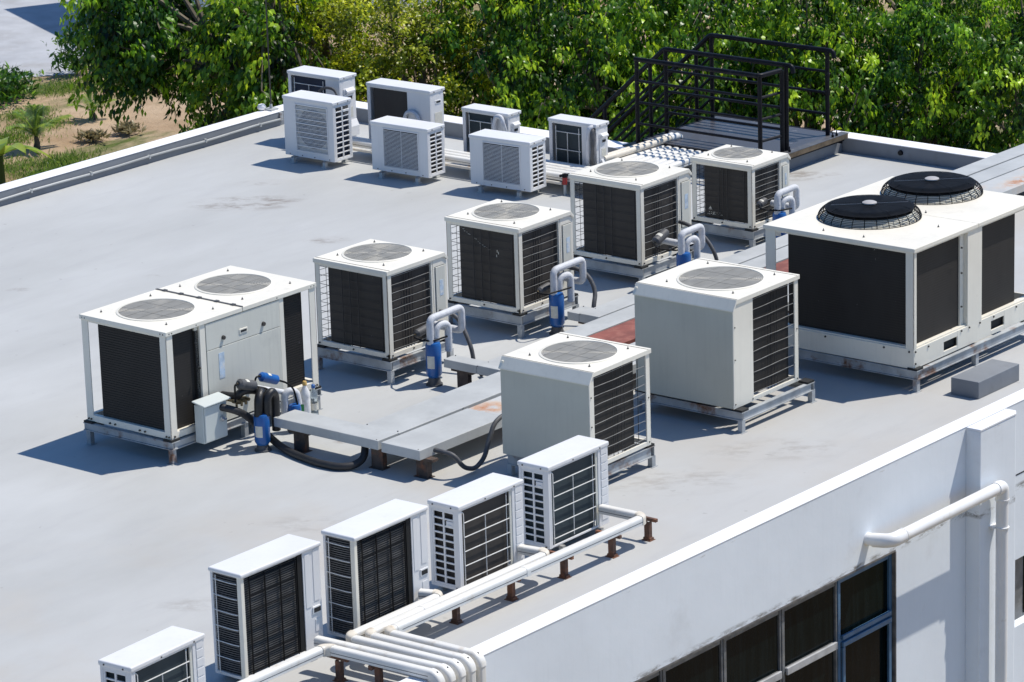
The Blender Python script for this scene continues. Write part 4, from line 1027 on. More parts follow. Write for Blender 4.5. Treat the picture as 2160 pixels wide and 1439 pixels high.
# ------------------------------------------------------------------ white plastic trunking
def rr_prof(w, h, z_off=0., k=4):
    """flat bottomed duct outline with rounded top"""
    r = min(w * .32, h * .55); pr = [(-w / 2, -h / 2), (w / 2, -h / 2)]
    for i in range(k + 1): an = PI / 2 * i / k; pr.append((w / 2 - r + r * math.cos(an), h / 2 - r + r * math.sin(an)))
    for i in range(k + 1): an = PI / 2 + PI / 2 * i / k; pr.append((-w / 2 + r + r * math.cos(an), h / 2 - r + r * math.sin(an)))
    return pr
DW, DH = .094, .085
def duct(segs, label, group, zc, elbows=True, drop=None, start_cap=True, w=DW, h=DH):
    """segs: xy corner list; straight runs, elbows as separate parts"""
    o = thing('pipe_trunking', label, 'trunking', (segs[0][0], segs[0][1], zc - h / 2), group=group)
    pts = [Vector((x, y, zc)) for x, y in segs]
    if drop is not None: pts.append(Vector((segs[-1][0], segs[-1][1], drop)))
    n = len(pts); e = .085
    def sweep(mb, p, q, ww, hh):
        t = (q - p).normalized(); 
        if abs(t.z) > .9:
            # vertical run: bulge faces -y
            prof = rr_prof(ww, hh); v = []
            for P in (p, q): v += [P + Vector((a, -b, 0)) for a, b in prof]
        else:
            side = t.cross(Vector((0, 0, 1))); prof = rr_prof(ww, hh); v = []
            for P in (p, q): v += [P + side * a + Vector((0, 0, b)) for a, b in prof]
        m = len(prof); mb.add(v, [(i, (i + 1) % m, (i + 1) % m + m, i + m) for i in range(m)] + [tuple(range(m - 1, -1, -1)), tuple(range(m, 2 * m))])
    for i in range(n - 1):
        p, q = pts[i], pts[i + 1]; d = (q - p).normalized(); L = (q - p).length
        s = p + d * (e if i > 0 else 0); f = q - d * (e if i < n - 2 else 0)
        b = MB(); sweep(b, s, f, w, h)
        ro = b.build('run', M['trunking'], o, .003, 1)
        # lid seam
        if abs(d.z) < .5:
            sd = d.cross(Vector((0, 0, 1))); b = MB()
            for sg in (-1, 1):
                c0 = s + sd * sg * (w / 2 + .0004) + Vector((0, 0, -.012)); c1 = f + sd * sg * (w / 2 + .0004) + Vector((0, 0, -.012))
                v = [c0 - Vector((0, 0, .003)), c1 - Vector((0, 0, .003)), c1 + Vector((0, 0, .003)), c0 + Vector((0, 0, .003))]
                b.add(v + [x_ + sd * sg * .001 for x_ in v], [(0, 1, 2, 3), (4, 5, 6, 7), (0, 1, 5, 4), (3, 2, 6, 7)])
            b.build('lid_seam', M['hose'], ro)
        k = L / 1.9
        if L > 2.5 and abs(d.z) < .5:
            b = MB()
            for j in range(1, int(k) + 1):
                c = p + d * (j * 1.9); sweep(b, c - d * .03, c + d * .03, w + .008, h + .006)
            b.build('coupling', M['trunking'], o, .002, 1)
    for i in range(1, n - 1):
        p, c, q = pts[i - 1], pts[i], pts[i + 1]; d0 = (c - p).normalized(); d1 = (q - c).normalized()
        prof = rr_prof(w + .012, h + .012); m = len(prof); rings = []
        if abs(d1.z) > .9:
            # bend down: lid side stays outward
            for t in range(7):
                an = PI / 2 * t / 6
                fwd = d0 * math.cos(an) + d1 * math.sin(an); out = d0 * math.sin(an) - d1 * math.cos(an)
                ctr = c - d0 * (e + .004) + d1 * (e + .004)
                pos = ctr + (d0 * math.sin(an) - d1 * math.cos(an)) * (e + .004)
                side = d0.cross(Vector((0, 0, 1)))
                rings.append([pos + side * a + out * b_ for a, b_ in prof])
        else:
            for t in range(7):
                an = PI / 2 * t / 6; ctr = c - d0 * (e + .004) + d1 * (e + .004)
                pos = ctr + (d0 * math.sin(an) - d1 * math.cos(an)) * (e + .004)
                fwd = d0 * math.cos(an) + d1 * math.sin(an); side = fwd.cross(Vector((0, 0, 1)))
                rings.append([pos + side * a + Vector((0, 0, b_)) for a, b_ in prof])
        v = [x_ for r_ in rings for x_ in r_]; f = []
        for t in range(6): f += [(t * m + k_, t * m + (k_ + 1) % m, (t + 1) * m + (k_ + 1) % m, (t + 1) * m + k_) for k_ in range(m)]
        b = MB(); b.add(v, f, True); b.add(rings[0], [tuple(range(m - 1, -1, -1))]); b.add(rings[-1], [tuple(range(m))])
        b.build('elbow', M['trunking'] if abs(d1.z) > .9 else M['elbow'], o)
        # dark stain slot on the corner
        if abs(d1.z) > .9:
            b = MB(); sd = d0.cross(Vector((0, 0, 1))); P = c + Vector((0, 0, h / 2 - .02)) + d0 * .006
            b.cyl(P - sd * .008 - d0 * .03, P + sd * .008 + d0 * -.03, .012, .012, 7); b.build('screw_hole', M['gap'], o)
    return o
TG = 'white plastic trunking runs from the front split units to the parapet edge'
ZC = .285
duct([(28.40, 22.26), (28.42, 21.72), (24.47, 21.755), (24.505, 20.65)], 'white trunking from the farthest front unit, outermost of the three parallel runs', TG, ZC, drop=-1.5)
duct([(26.99, 22.18), (27.03, 21.80 + .055), (24.315, 21.86), (24.36, 20.65)], 'white trunking middle of the three parallel runs', TG, ZC, drop=-1.5)
duct([(25.46, 22.18), (25.54, 21.962), (24.165, 21.965), (24.215, 20.65)], 'white trunking innermost and shortest of the three parallel runs', TG, ZC, drop=-1.5)
duct([(23.962, 22.16), (24.07, 20.65)], 'white trunking running straight from the tall unit to the parapet edge', TG, ZC, drop=-1.5)
duct([(20.6, 21.96), (23.86, 21.955), (23.925, 20.65)], 'white trunking coming from the bottom left corner with a single elbow', TG, ZC, drop=-1.5)

BRG = 'rusty brackets under the front trunking'
def bracket(x, y, label, span=.12, axis='y'):
    o = thing('pipe_bracket', label, 'bracket', (x, y, 0), group=BRG)
    b = MB(); b.box(x - .024, x + .024, y - .034, y - .026, .006, .2); b.box(x - .024, x - .016, y - .026, y + .022, .006, .2); b.box(x - .024, x + .024, y + .022, y + .03, .006, .2); b.box(x - .05, x + .045, y - .06, y + .05, 0, .006); b.box(x - .03, x + .03, y - .05, y + .04, .006, .03)
    b.build('post', M['bracketrust'], o)
    b = MB(); b.box(x - .018, x + .018, y - span * .95, y + span * 1.6, .208, .241) if axis == 'y' else b.box(x - .12, x + .12, y - .02, y + .02, .2, .241)
    b.build('arm', M['bracketrust'], o)
for (x, y, l) in ((28.55, 21.78, 'rusty bracket under the far elbow of the outer trunking'), (27.95, 21.78, 'rusty bracket below the outer trunking past the middle run end'), (27.2, 21.80, 'rusty bracket below the elbow of the middle trunking'),
                  (26.42, 21.84, 'rusty bracket below the trunking in front of the second farthest unit'), (25.63, 21.88, 'rusty bracket below the trunking where the third run joins'), (23.86, 21.80, 'rusty bracket below the single elbow near the bottom edge')):
    bracket(x, y, l)
b = bracket(23.95, 21.40, 'small rusty bracket below the trunking lane nearest the bottom edge', axis='x')

BTG = 'white trunking bundle behind the back units'
for i, (ys, wd) in enumerate(((36.5, 'nearest the open roof'), (34.3, 'second from the open roof'), (33.9, 'in the middle of the bundle'), (32.7, 'fourth from the open roof'), (32.4, 'nearest the small back units'))):
    x = 39.37 + .125 * i; y = 30.44 + .13 * i
    if i == 1: ys = 36.3
    duct([(x, ys), (x, y), (41.86, y + .01)], f'white trunking {wd} with an L turn towards the stair platform', BTG, .225, w=.108, h=.09)
for j, (y, l) in enumerate(((31.09, 'short white duct beside the bundle end under the stair rails'), (31.22, 'short white duct closest to the parapet corner under the stair rails'))):
    duct([(40.4, y), (41.86, y + .01)], l, BTG, .225, w=.108, h=.09)
for j, (y, z, l) in enumerate(((31.30, .32, 'dirty round white pipe with collars lying on the bundle, left of the pair'), (31.20, .33, 'dirty round white pipe with collars lying on the bundle, right of the pair'))):
    o = thing('plastic_pipe', l, 'pipe', (41, y, z - .045), group='dirty round pipes lying on the bundle')
    MB().cyl((40.2, y + .10, z - .02), (41.78, y, z), .042, .042, 14).build('tube', M['elbow'], o)
    b = MB(); b.cyl((41.62, y + .012, z), (41.79, y, z), .052, .052, 14); b.cyl((41.79, y, z), (41.85, y - .004, z - .03), .052, .045, 14); b.build('collar', M['plastic'], o)
bb = ((39.62, 36.1), (39.62, 34.8), (39.62, 33.0), (39.62, 31.9), (40.6, 30.75))
for i, (x, y) in enumerate(bb):
    o = thing('pipe_bracket', ['grey support under the bundle beside the leftmost back units', 'grey support under the bundle in the gap right of the square grille unit', 'grey support under the bundle in the gap between the slatted units', 'grey support under the bundle right of the slatted units', 'grey support under the bundle turning to the platform'][i], 'bracket', (x, y, 0), group='supports under the back bundle')
    b = MB()
    if i < 4:
        b.box(x - .34, x + .34, y - .02, y + .02, .14, .178); b.build('arm', M['standrust'], o); b = MB()
        b.box(x - .30, x - .26, y - .03, y + .03, 0, .14); b.box(x + .26, x + .30, y - .03, y + .03, 0, .14)
    else:
        b.box(x - .02, x + .02, y - .4, y + .4, .14, .178); b.build('arm', M['standrust'], o); b = MB()
        b.box(x - .03, x + .03, y - .34, y - .30, 0, .14); b.box(x - .03, x + .03, y + .30, y + .34, 0, .14)
    b.build('post', M['stand'], o)
o = thing('gate_valve', 'small pipe with a red valve handle left of the fourth condenser', 'valve', (39.27, 31.27, 0))
MB().cyl((39.27, 31.27, 0), (39.27, 31.27, .27), .022, .022, 10).build('pipe', M['galv'], o)
b = MB(); b.cyl((39.27, 31.27, .15), (39.27, 31.27, .25), .034, .034, 10); b.build('handle', M['red'], o)
b = MB(); b.cyl((39.27, 31.27, .25), (39.27, 31.27, .30), .036, .036, 10); b.cyl((39.20, 31.3, .28), (39.34, 31.24, .28), .02, .02, 8); b.build('union', M['blacksteel'], o)
# thin white drain pipes along the bundle
o = thing('drain_pipe', 'thin cream drain pipe running low along the white bundle', 'pipe', (39.2, 34, .1))
b = MB(); b.tube([(39.24, 36.4, .165), (39.24, 31.3, .165)], .022, 8); b.build('tube', M['elbow'], o)

# arches of insulated pipe on the back units
AG = 'white insulated pipes at the back units'
b = MB(); b.tube([(39.68, 34.498, .25), (39.68, 34.498, .62), (39.68, 34.44, .715), (39.68, 34.30, .715), (39.68, 34.232, .62), (39.72, 34.23, .45)], .03, 10, fillet=.07); single(b, 'insulated_pipe', M['foam'], 'white insulated pipe arch on the widest back unit', 'pipe')
b = MB(); b.tube([(39.86, 32.99, .25), (39.86, 32.985, .68), (39.86, 32.95, .79), (39.86, 32.85, .79), (39.86, 32.818, .68), (39.93, 32.816, .5)], .034, 10, fillet=.06); single(b, 'insulated_pipe', M['foam'], 'white insulated pipe arch on the small unit between the slatted ones', 'pipe')
b = MB(); b.tube([(40.06, 31.36, .79), (39.99, 31.38, .79), (39.985, 31.41, .62), (39.985, 31.42, .27)], .034, 10, fillet=.05); single(b, 'insulated_pipe', M['foam'], 'white insulated pipe dropping down the small unit near the stair rails', 'pipe')
b = MB(); b.tube([(40.06, 31.35, .77), (39.98, 31.33, .74), (39.98, 31.325, .45), (39.99, 31.35, .27)], .028, 8, fillet=.04); b.tube([(40.02, 31.33, .72), (39.97, 31.30, .60), (39.975, 31.33, .40), (39.99, 31.30, .26)], .022, 8, fillet=.05); single(b, 'cable_bundle', M['hose'], 'loose taped grey cable bundle on the small unit near the stair rails', 'cable')
b = MB()
for k in range(3): b.tube([(39.70, 36.15, .75 + .02 * k), (39.64 - .012 * k, 36.08, .84), (39.63 - .015 * k, 35.94, .895 + .012 * k), (39.64, 35.80, .88 + .01 * k), (39.68, 35.745, .72)], .013, 8, fillet=.06)
single(b, 'cable_bundle', M['hose'], 'dark cables arching behind the square grille unit', 'cable')

# ------------------------------------------------------------------ concrete block on the roof
b = MB(); b.box(34.395, 35.265, 21.533, 21.90, 0, .2); single(b, 'concrete_plinth', M['wallgrey'], 'low grey concrete block on the roof in front of the caged fan unit', 'plinth', bevel=.008)

# ------------------------------------------------------------------ stair platform with railings
o = thing('stair_platform', 'black steel stair landing with pipe railings crossing the back parapet', 'platform', (42.2, 30.45, 0))
b = MB(); b.box(41.46, 43.22, 29.36, 31.56, .285, .30); b.build('deck_plate', M['deck'], o)
b = MB(); b.box(41.20, 43.25, 29.336, 29.36, .20, .306); b.box(41.46, 43.22, 31.56, 31.585, .16, .306); b.box(43.22, 43.245, 29.36, 31.56, .16, .306); b.box(41.46, 41.50, 29.37, 31.55, .235, .284); b.box(41.28, 43.22, 29.44, 29.47, .225, .282)
b.build('deck_frame', M['blacksteel'], o)
b = MB(); b.box(41.1, 43.30, 29.285, 29.42, .3065, .314); b.build('edge_angle', M['deckedge'], o)
b = MB(); b.box(41.1, 43.30, 29.305, 29.335, .232, .306); b.build('timber_packer', mat('weathered_timber', (.30, .20, .11), .8, var=.3, vs=8), o)
b = MB()
for x, y in ((41.9, 29.34), (43.05, 29.33), (42.95, 29.33)): b.cyl((x, y, .312), (x, y, .345), .02, .02, 6); b.cyl((x, y, .345), (x, y, .39), .008, .008, 6)
b.build('anchor_bolt', M['blacksteel'], o)
def rail_set(x, y0, y1, zb, zt, stair, curl):
    po = [((x, y0, zb), (x, y0, zt)), ((x, y1, zb), (x, y1, zt))]
    for p, q in po:
        MB().tube([p, q], .032, 12).build('rail_post', M['blacksteel'], o)
    H = [zt - (zt - .3) * f for f in (.25, .5, .75)]
    b = MB()
    for z in H: b.tube([(x, y0, z), (x, y1, z)], .021, 8)
    b.build('mid_rail', M['blacksteel'], o)
    top = [(x, y0 - .12, zt - .10), (x, y0 - .10, zt)] if curl else [(x, y0, zt)]
    pts = top + [(x, y1 + .02, zt)]
    if stair: pts += [(x, y1 + .02 + 2.2, zt - 1.93)]
    MB().tube(pts, .034, 12, fillet=.05).build('hand_rail', M['blacksteel'], o)
    if stair:
        b = MB()
        for z in H: b.tube([(x, y1, z), (x, y1 + 2.2, z - 1.93)], .021, 8)
        b.build('mid_rail', M['blacksteel'], o)
        for k in (.28, 1.12, 2.0): MB().tube([(x, y1 + k, zt - .877 * k), (x, y1 + k, zt - 1.25 - .877 * k)], .030, 10).build('rail_post', M['blacksteel'], o)
        b = MB(); c_ = -.877; b.prism([(y1 + .05, .30), (y1 + 2.3, .3 + c_ * 2.25), (y1 + 2.3, .08 + c_ * 2.25), (y1 + .05, .08)], 'x', x - .012, x + .012); b.build('stringer', M['blacksteel'], o)
rail_set(43.06, 29.49, 31.51, .30, 1.53, True, True)
rail_set(41.95, 29.42, 31.51, .30, 1.53, True, True)
b = MB()
for k in range(9): b.box(41.97, 43.04, 31.62 + .245 * k, 31.88 + .245 * k, .09 - .215 * k, .115 - .215 * k)
b.build('stair_tread', M['deck'], o)
# guard rail on the parapet
MB().tube([(41.41, 31.62, .22), (41.41, 31.62, 1.47)], .032, 12).build('rail_post', M['blacksteel'], o)
MB().tube([(41.41, 29.49, .22), (41.41, 29.49, 1.47)], .032, 12).build('rail_post', M['blacksteel'], o)
MB().tube([(41.87, 29.44, .30), (41.87, 29.44, 1.47)], .032, 12).build('rail_post', M['blacksteel'], o)
MB().tube([(41.41, 31.65, 1.47), (41.41, 29.49, 1.47), (41.87, 29.45, 1.47)], .034, 12, fillet=.07).build('hand_rail', M['blacksteel'], o)
b = MB()
for z in (1.16, .85, .54): b.tube([(41.41, 31.62, z), (41.41, 29.49, z)], .021, 8); b.tube([(41.41, 29.49, z), (41.87, 29.44, z)], .021, 8)
b.build('mid_rail', M['blacksteel'], o)
MB().box(41.25, 41.52, 31.46, 31.78, .222, .234).build('base_plate', M['blacksteel'], o)

# ------------------------------------------------------------------ the building
GZ = -8.0
X0 = 12.0; X1 = 50.0
bd = thing('office_building', 'pale grey flat roofed building carrying the air conditioning plant', 'building', (30, 29, GZ))
IL, OL = 37.53, 37.80         # left parapet inner / outer y
IB, OB = 41.13, 41.45         # back parapet (left part) inner / outer x
IC, OC = 43.36, 43.65         # back parapet (right part)
NY = 29.45                    # notch wall
IF, OF = 20.96, 20.754        # front parapet
PH = .22
b = MB(); b.add([(X0, OF + .1, 0), (OC - .1, OF + .1, 0), (OC - .1, NY + .1, 0), (OB - .1, NY + .1, 0), (OB - .1, OL - .1, 0), (X0, OL - .1, 0)], [(0, 1, 2, 3, 4, 5)])
b.build('roof', M['roof'], bd)
def par(segs, name, label=None):
    o_ = None
    for (x0, x1, y0, y1) in segs:
        w = MB(); w.box(x0, x1, y0, y1, -.06, PH - .012); o1 = w.build(name, M['wallgrey'], bd)
        c = MB(); c.box(x0 - .006, x1 + .006, y0 - .006, y1 + .006, PH - .012, PH); c.build('coping', M['capwhite'], o1, .004, 1)
par([(X0, OB, IL, OL)], 'parapet'); par([(IB, OB, NY + .008, IL - .008)], 'parapet'); par([(IB, OC, NY, NY + .30)], 'parapet')
par([(IC, OC, IF + .02, NY - .008)], 'parapet')
# lower outside walls
w = MB(); w.box(X0, OB, OL - .25, OL, GZ, -.062); w.box(OB - .25, OB, NY + .3, OL - .252, GZ, -.062); w.box(OB - .25, OC, NY + .05, NY + .3, GZ, -.062); w.box(OC - .25, OC, OF + .3, NY + .048, GZ, -.062); w.box(X0, X0 + .25, OF + .3, OL - .252, GZ, -.062)
w.build('wall', M['wallwhite'], bd)
# front wall with window strip
WX0, WX1, WZ1, WZ0 = 12.6, 31.52, -.79, -3.4
w = MB(); w.box(X0, 50, OF, IF, WZ1, PH - .012); w.box(WX1, 33.93, OF, IF, WZ0, WZ1 - .0); w.box(X0, WX0, OF, IF, GZ, WZ1); w.box(WX0, 33.93, OF, IF, GZ, WZ0); 
w.box(33.93, 36.5, OF, IF, -1.62, WZ1 - 0.0); w.box(33.93, 36.5, OF, IF, GZ, -2.42); w.box(36.5, 50, OF, IF, GZ, WZ1)
fw = w.build('front_wall', M['wallwhite'], bd)
c = MB(); c.box(X0, 50, OF - .004, IF + .004, PH - .012, PH + .004); c.build('coping', M['capwhite'], fw, .006, 2)
e = MB()
rs = random.Random(3); x = 24.4
e.box(WX0, WX1, OF - .004, OF + .05, WZ1 - .012, WZ1 + .010); e.box(WX1 - .004, WX1 + .012, OF - .003, OF + .05, WZ0, WZ1 - .012)
e.build('drip_edge', M['edgestain'], fw)
pb = MB(); pb.prism([(32.90, 20.57), (33.62, 20.57), (33.70, 20.62), (33.70, 20.756), (32.90, 20.756)], 'z', GZ, .19)
po_ = pb.build('pilaster', M['wallwhite'], bd, .01, 2)
c = MB(); c.prism([(32.895, 20.565), (33.622, 20.565), (33.705, 20.62), (33.705, 20.748), (32.895, 20.748)], 'z', .19, .215); c.build('coping', M['capwhite'], po_, .006, 2)
g_ = MB(); g_.box(33.93, 40, OF - .003, OF + .004, -.63, -.615); g_.build('joint', M['gap'], fw)
# windows: one per bay
bays = [WX0 + 0.0] ; xs = [WX1]
while xs[-1] > 13.5: xs.append(xs[-1] - 1.015)
mz = -1.51
for i in range(12):
    xr, xl = xs[i], xs[i + 1]
    win = MB()
    fr = M['frameblue'] if i == 0 else M['frame']
    t = .045; y0, y1 = OF + .045, OF + .12
    win.box(xl, xl + t, y0, y1, WZ0, WZ1 - .013); win.box(xr - t, xr - .001, y0, y1, WZ0, WZ1 - .013) if i == 0 else win.box(xr - .03, xr - .001, y0 + .01, y1, WZ0, WZ1 - .013)
    win.box(xl + t, xr - t, y0 + .01, y1, WZ1 - .09, WZ1 - .013); win.box(xl + t, xr - t, y0, y1, mz - .03, mz + .01); win.box(xl + t, xr - t, y0, y1, WZ0, WZ0 + .05)
    wo = win.build('window', fr, bd, .003, 1)
    if i < 2: tag(wo, 'dark window bay with blue opening sash, at the end of the strip' if i == 0 else None)
    p = MB(); p.box(xl + t, xr - t, y0 + .03, y0 + .038, mz + .01, WZ1 - .09); p.box(xl + t, xr - t, y0 + .035, y0 + .043, WZ0 + .05, mz - .03); p.build('pane', M['glass'], wo)
    if i in (0, 1, 2):
        s = MB()
        if i == 0:
            s.box(xl + t + .004, xr - t - .004, y0 - .03, y0 - .001, mz + .005, mz + .055); s.box(xl + t + .004, xr - t - .004, y0 - .035, y0 - .001, mz - .075, mz - .02)
            s.box(xl + t + .004, xl + t + .05, y0 - .028, y0 - .001, WZ0 + .05, mz - .08); s.box(xr - t - .05, xr - t - .004, y0 - .028, y0 - .001, WZ0 + .05, mz - .08)
        else:
            s.box(xl + t + .004, xr - t - .004, y0 - .03, y0 - .001, mz - .06, mz + .02)
        s.build('sash', M['frameblue'] if i == 0 else M['framelight'], wo, .004, 1)
rw = MB(); rw.box(33.95, 36.48, OF + .12, OF + .17, -2.42, -1.62); ro_ = rw.build('window', M['frame'], bd); MB().box(34.3, 36.4, OF + .112, OF + .119, -2.38, -1.66).build('pane', M['glass'], ro_)
# dark sheet standing for the unlit interior behind the glass
MB().box(WX0, WX1, IF + .3, IF + .32, WZ0, -.1).build('interior_dark_sheet', mat('interior_darkness', (.05, .055, .05), .9, var=.5, vs=7, stretch=(3, 1, .1)), bd)

# drain pipe elbow on the front wall
DG = None
o = thing('downpipe', 'large white plastic drain pipe with elbows crossing the front wall and pilaster', 'pipe', (33.075, 20.455, GZ))
rp = .068; yp = 20.455
MB().tube([(30.985, OF + .06, -.505), (30.985, yp + .1, -.49)], rp, 18).build('tube', M['plastic'], o)
MB().tube([(30.985, OF - .08, -.50), (30.99, yp, -.47), (31.22, yp, -.47)], rp + .008, 18, fillet=.2, seg=10).build('elbow', M['plastic'], o)
MB().tube([(31.10, yp, -.47), (33.14, yp, -.475)], rp, 18).build('tube', M['plastic'], o)
MB().tube([(33.03, yp, -.475), (33.165, yp, -.475), (33.165, yp, -.63)], rp + .008, 18, fillet=.11, seg=10).build('elbow', M['plastic'], o)
MB().tube([(33.165, yp, -.55), (33.165, yp, GZ)], rp, 18).build('tube', M['plastic'], o)
b = MB(); 
for z in (-.64, -.96): b = MB(); b.lathe((33.165, yp, z), [(rp + .001, 0), (rp + .012, .004), (rp + .012, .02), (rp + .001, .024)], 24); b.build('collar', M['plastic'], o)
b = MB(); b.lathe((0, 0, 0), [(rp, 0), (rp + .011, .003), (rp + .011, .018), (rp, .02)], 24)
b.v = [(31.20 + z, yp + y, -.47 + x) for x, y, z in b.v]; b.build('collar', M['plastic'], o)
MB().box(33.08, 33.22, yp + rp - .02, 20.57, -.955, -.935).build('bracket', M['plastic'], o)

# lightning rod, its cable and lamp at the roof corner
o = thing('lightning_rod', 'thin grey lightning rod clamped to the corner of the left parapet', 'rod', (40.32, 37.7, PH))
MB().cyl((40.32, 37.7, PH), (40.32, 37.7, 4.6), .012, .009, 8).build('rod', M['bolt'], o)
b = MB(); b.box(40.24, 40.40, 37.62, 37.78, PH, PH + .025); b.cyl((40.32, 37.7, PH), (40.32, 37.7, PH + .09), .028, .02, 8); b.build('clamp', M['galv'], o)
o = thing('lamp_housing', 'small white lamp on the parapet corner beside the lightning rod', 'lamp', (40.25, 37.86, PH))
b = MB(); b.lathe((40.22, 37.80, PH + .0), [(.02, 0), (.06, .02), (.07, .05), (.05, .09), (0, .105)], 18); b.build('dome', M['plastic'], o)
MB().box(40.3, 40.36, 37.50, 37.58, .08, .20).build('junction_box', M['stand'], o)
b = MB(); zz = [.105 + .008 * math.sin(k * 1.7) for k in range(40)]
b.tube([(18 + k * (40.3 - 18) / 39, IL - .022 - .004 * math.sin(k * 2.1), zz[k]) for k in range(40)], .017, 8); 
o = thing('parapet_conduit', 'thin grey conduit clipped along the inside of the left parapet', 'conduit', (29, 37.5, .1))
b.build('tube', M['galv'], o)
for k in range(19): x = 18.6 + k * 1.18; MB().box(x, x + .03, IL - .045, IL - .001, .078, .13).build('clip', M['galv'], o)
b = MB(); b.cyl((IC - .03, 28.45, .115), (IC + .002, 28.45, .115), .035, .04, 14); single(b, 'wall_spout', M['blacksteel'], 'small dark round pipe stub in the back parapet right of the platform', 'pipe')

# ------------------------------------------------------------------ ground, road, far building
b = MB(); b.add([(-300, -300, GZ), (400, -300, GZ), (400, 400, GZ), (-300, 400, GZ)], [(0, 1, 2, 3)])
tag(b.build('ground', M['ground']), kind='structure')
b = MB(); b.add([(58, 85, GZ + .004), (63.0, 74.0, GZ + .004), (65.4, 71.4, GZ + .004), (67.3, 69.8, GZ + .004), (68.3, 70.9, GZ + .004), (70.4, 72.0, GZ + .004), (75, 70.0, GZ + .004), (92, 60, GZ + .004), (120, 70, GZ + .004), (78.5, 77.3, GZ + .004), (73.5, 79.2, GZ + .004), (70, 95, GZ + .004)], [tuple(range(12))])
tag(b.build('road', M['road']), kind='structure')
o = thing('far_building', 'pale flat building partly hidden behind the trees at the top', 'building', (85, 66, GZ))
ang = R(-115)
def rot2(x, y): return (75.4 + x * math.cos(ang) - y * math.sin(ang), 75.9 + x * math.sin(ang) + y * math.cos(ang))
b = MB(); b.prism([rot2(0, 0), rot2(6, 0), rot2(6, 14), rot2(0, 14)], 'z', GZ, GZ + 6); b.build('wall', M['wallwhite'], o)
b = MB(); b.prism([rot2(-.2, -.2), rot2(6.2, -.2), rot2(6.2, 14.2), rot2(-.2, 14.2)], 'z', GZ + 6.002, GZ + 6.3); b.build('roof', M['capwhite'], o)
b = MB()
for k in range(2): b.prism([rot2(.8 + 2.6 * k, -.03), rot2(2.4 + 2.6 * k, -.03), rot2(2.4 + 2.6 * k, .02), rot2(.8 + 2.6 * k, .02)], 'z', GZ + 2, GZ + 4)
b.build('window', M['glass'], o)

# ------------------------------------------------------------------ vegetation
def leaf_mesh(name, P, D, N, L, W, tone, material, parent):
    """P base, D direction, N normal (all (n,3)); leaves folded along the midrib, with a drip tip"""
    n = len(P); D = D / np.linalg.norm(D, axis=1, keepdims=True)
    S = np.cross(D, N); S /= np.maximum(np.linalg.norm(S, axis=1, keepdims=True), 1e-6); N = np.cross(S, D)
    L = L[:, None]; W = W[:, None]
    v = np.empty((n, 6, 3))
    v[:, 0] = P; v[:, 1] = P + D * L * .38 + S * W * .5 + N * W * .16; v[:, 2] = P + D * L * .38 - S * W * .5 + N * W * .16
    v[:, 3] = P + D * L * .75 + S * W * .22 - N * L * .04; v[:, 4] = P + D * L * .75 - S * W * .22 - N * L * .04; v[:, 5] = P + D * L - N * L * .16
    idx = np.arange(n)[:, None] * 6
    F = np.concatenate([idx + np.array([[0, 1, 2]]), idx + np.array([[1, 3, 4]]), idx + np.array([[1, 4, 2]]), idx + np.array([[3, 5, 4]])], 0)
    org = np.array(ORG[parent.name]) if parent is not None else np.zeros(3)
    me = bpy.data.meshes.new(name); vv = v.reshape(-1, 3) - org
    me.vertices.add(len(vv)); me.vertices.foreach_set('co', vv.ravel())
    me.loops.add(F.size); me.loops.foreach_set('vertex_index', F.ravel().astype(np.int32))
    me.polygons.add(len(F)); me.polygons.foreach_set('loop_start', np.arange(0, F.size, 3, dtype=np.int32)); me.polygons.foreach_set('loop_total', np.full(len(F), 3, dtype=np.int32))
    me.update(); me.validate()
    at = me.attributes.new('tone', 'FLOAT', 'POINT'); at.data.foreach_set('value', np.repeat(tone, 6).astype(np.float32))
    me.materials.append(material)
    o = bpy.data.objects.new(name, me); COL.objects.link(o)
    if parent is not None: o.parent = parent
    return o

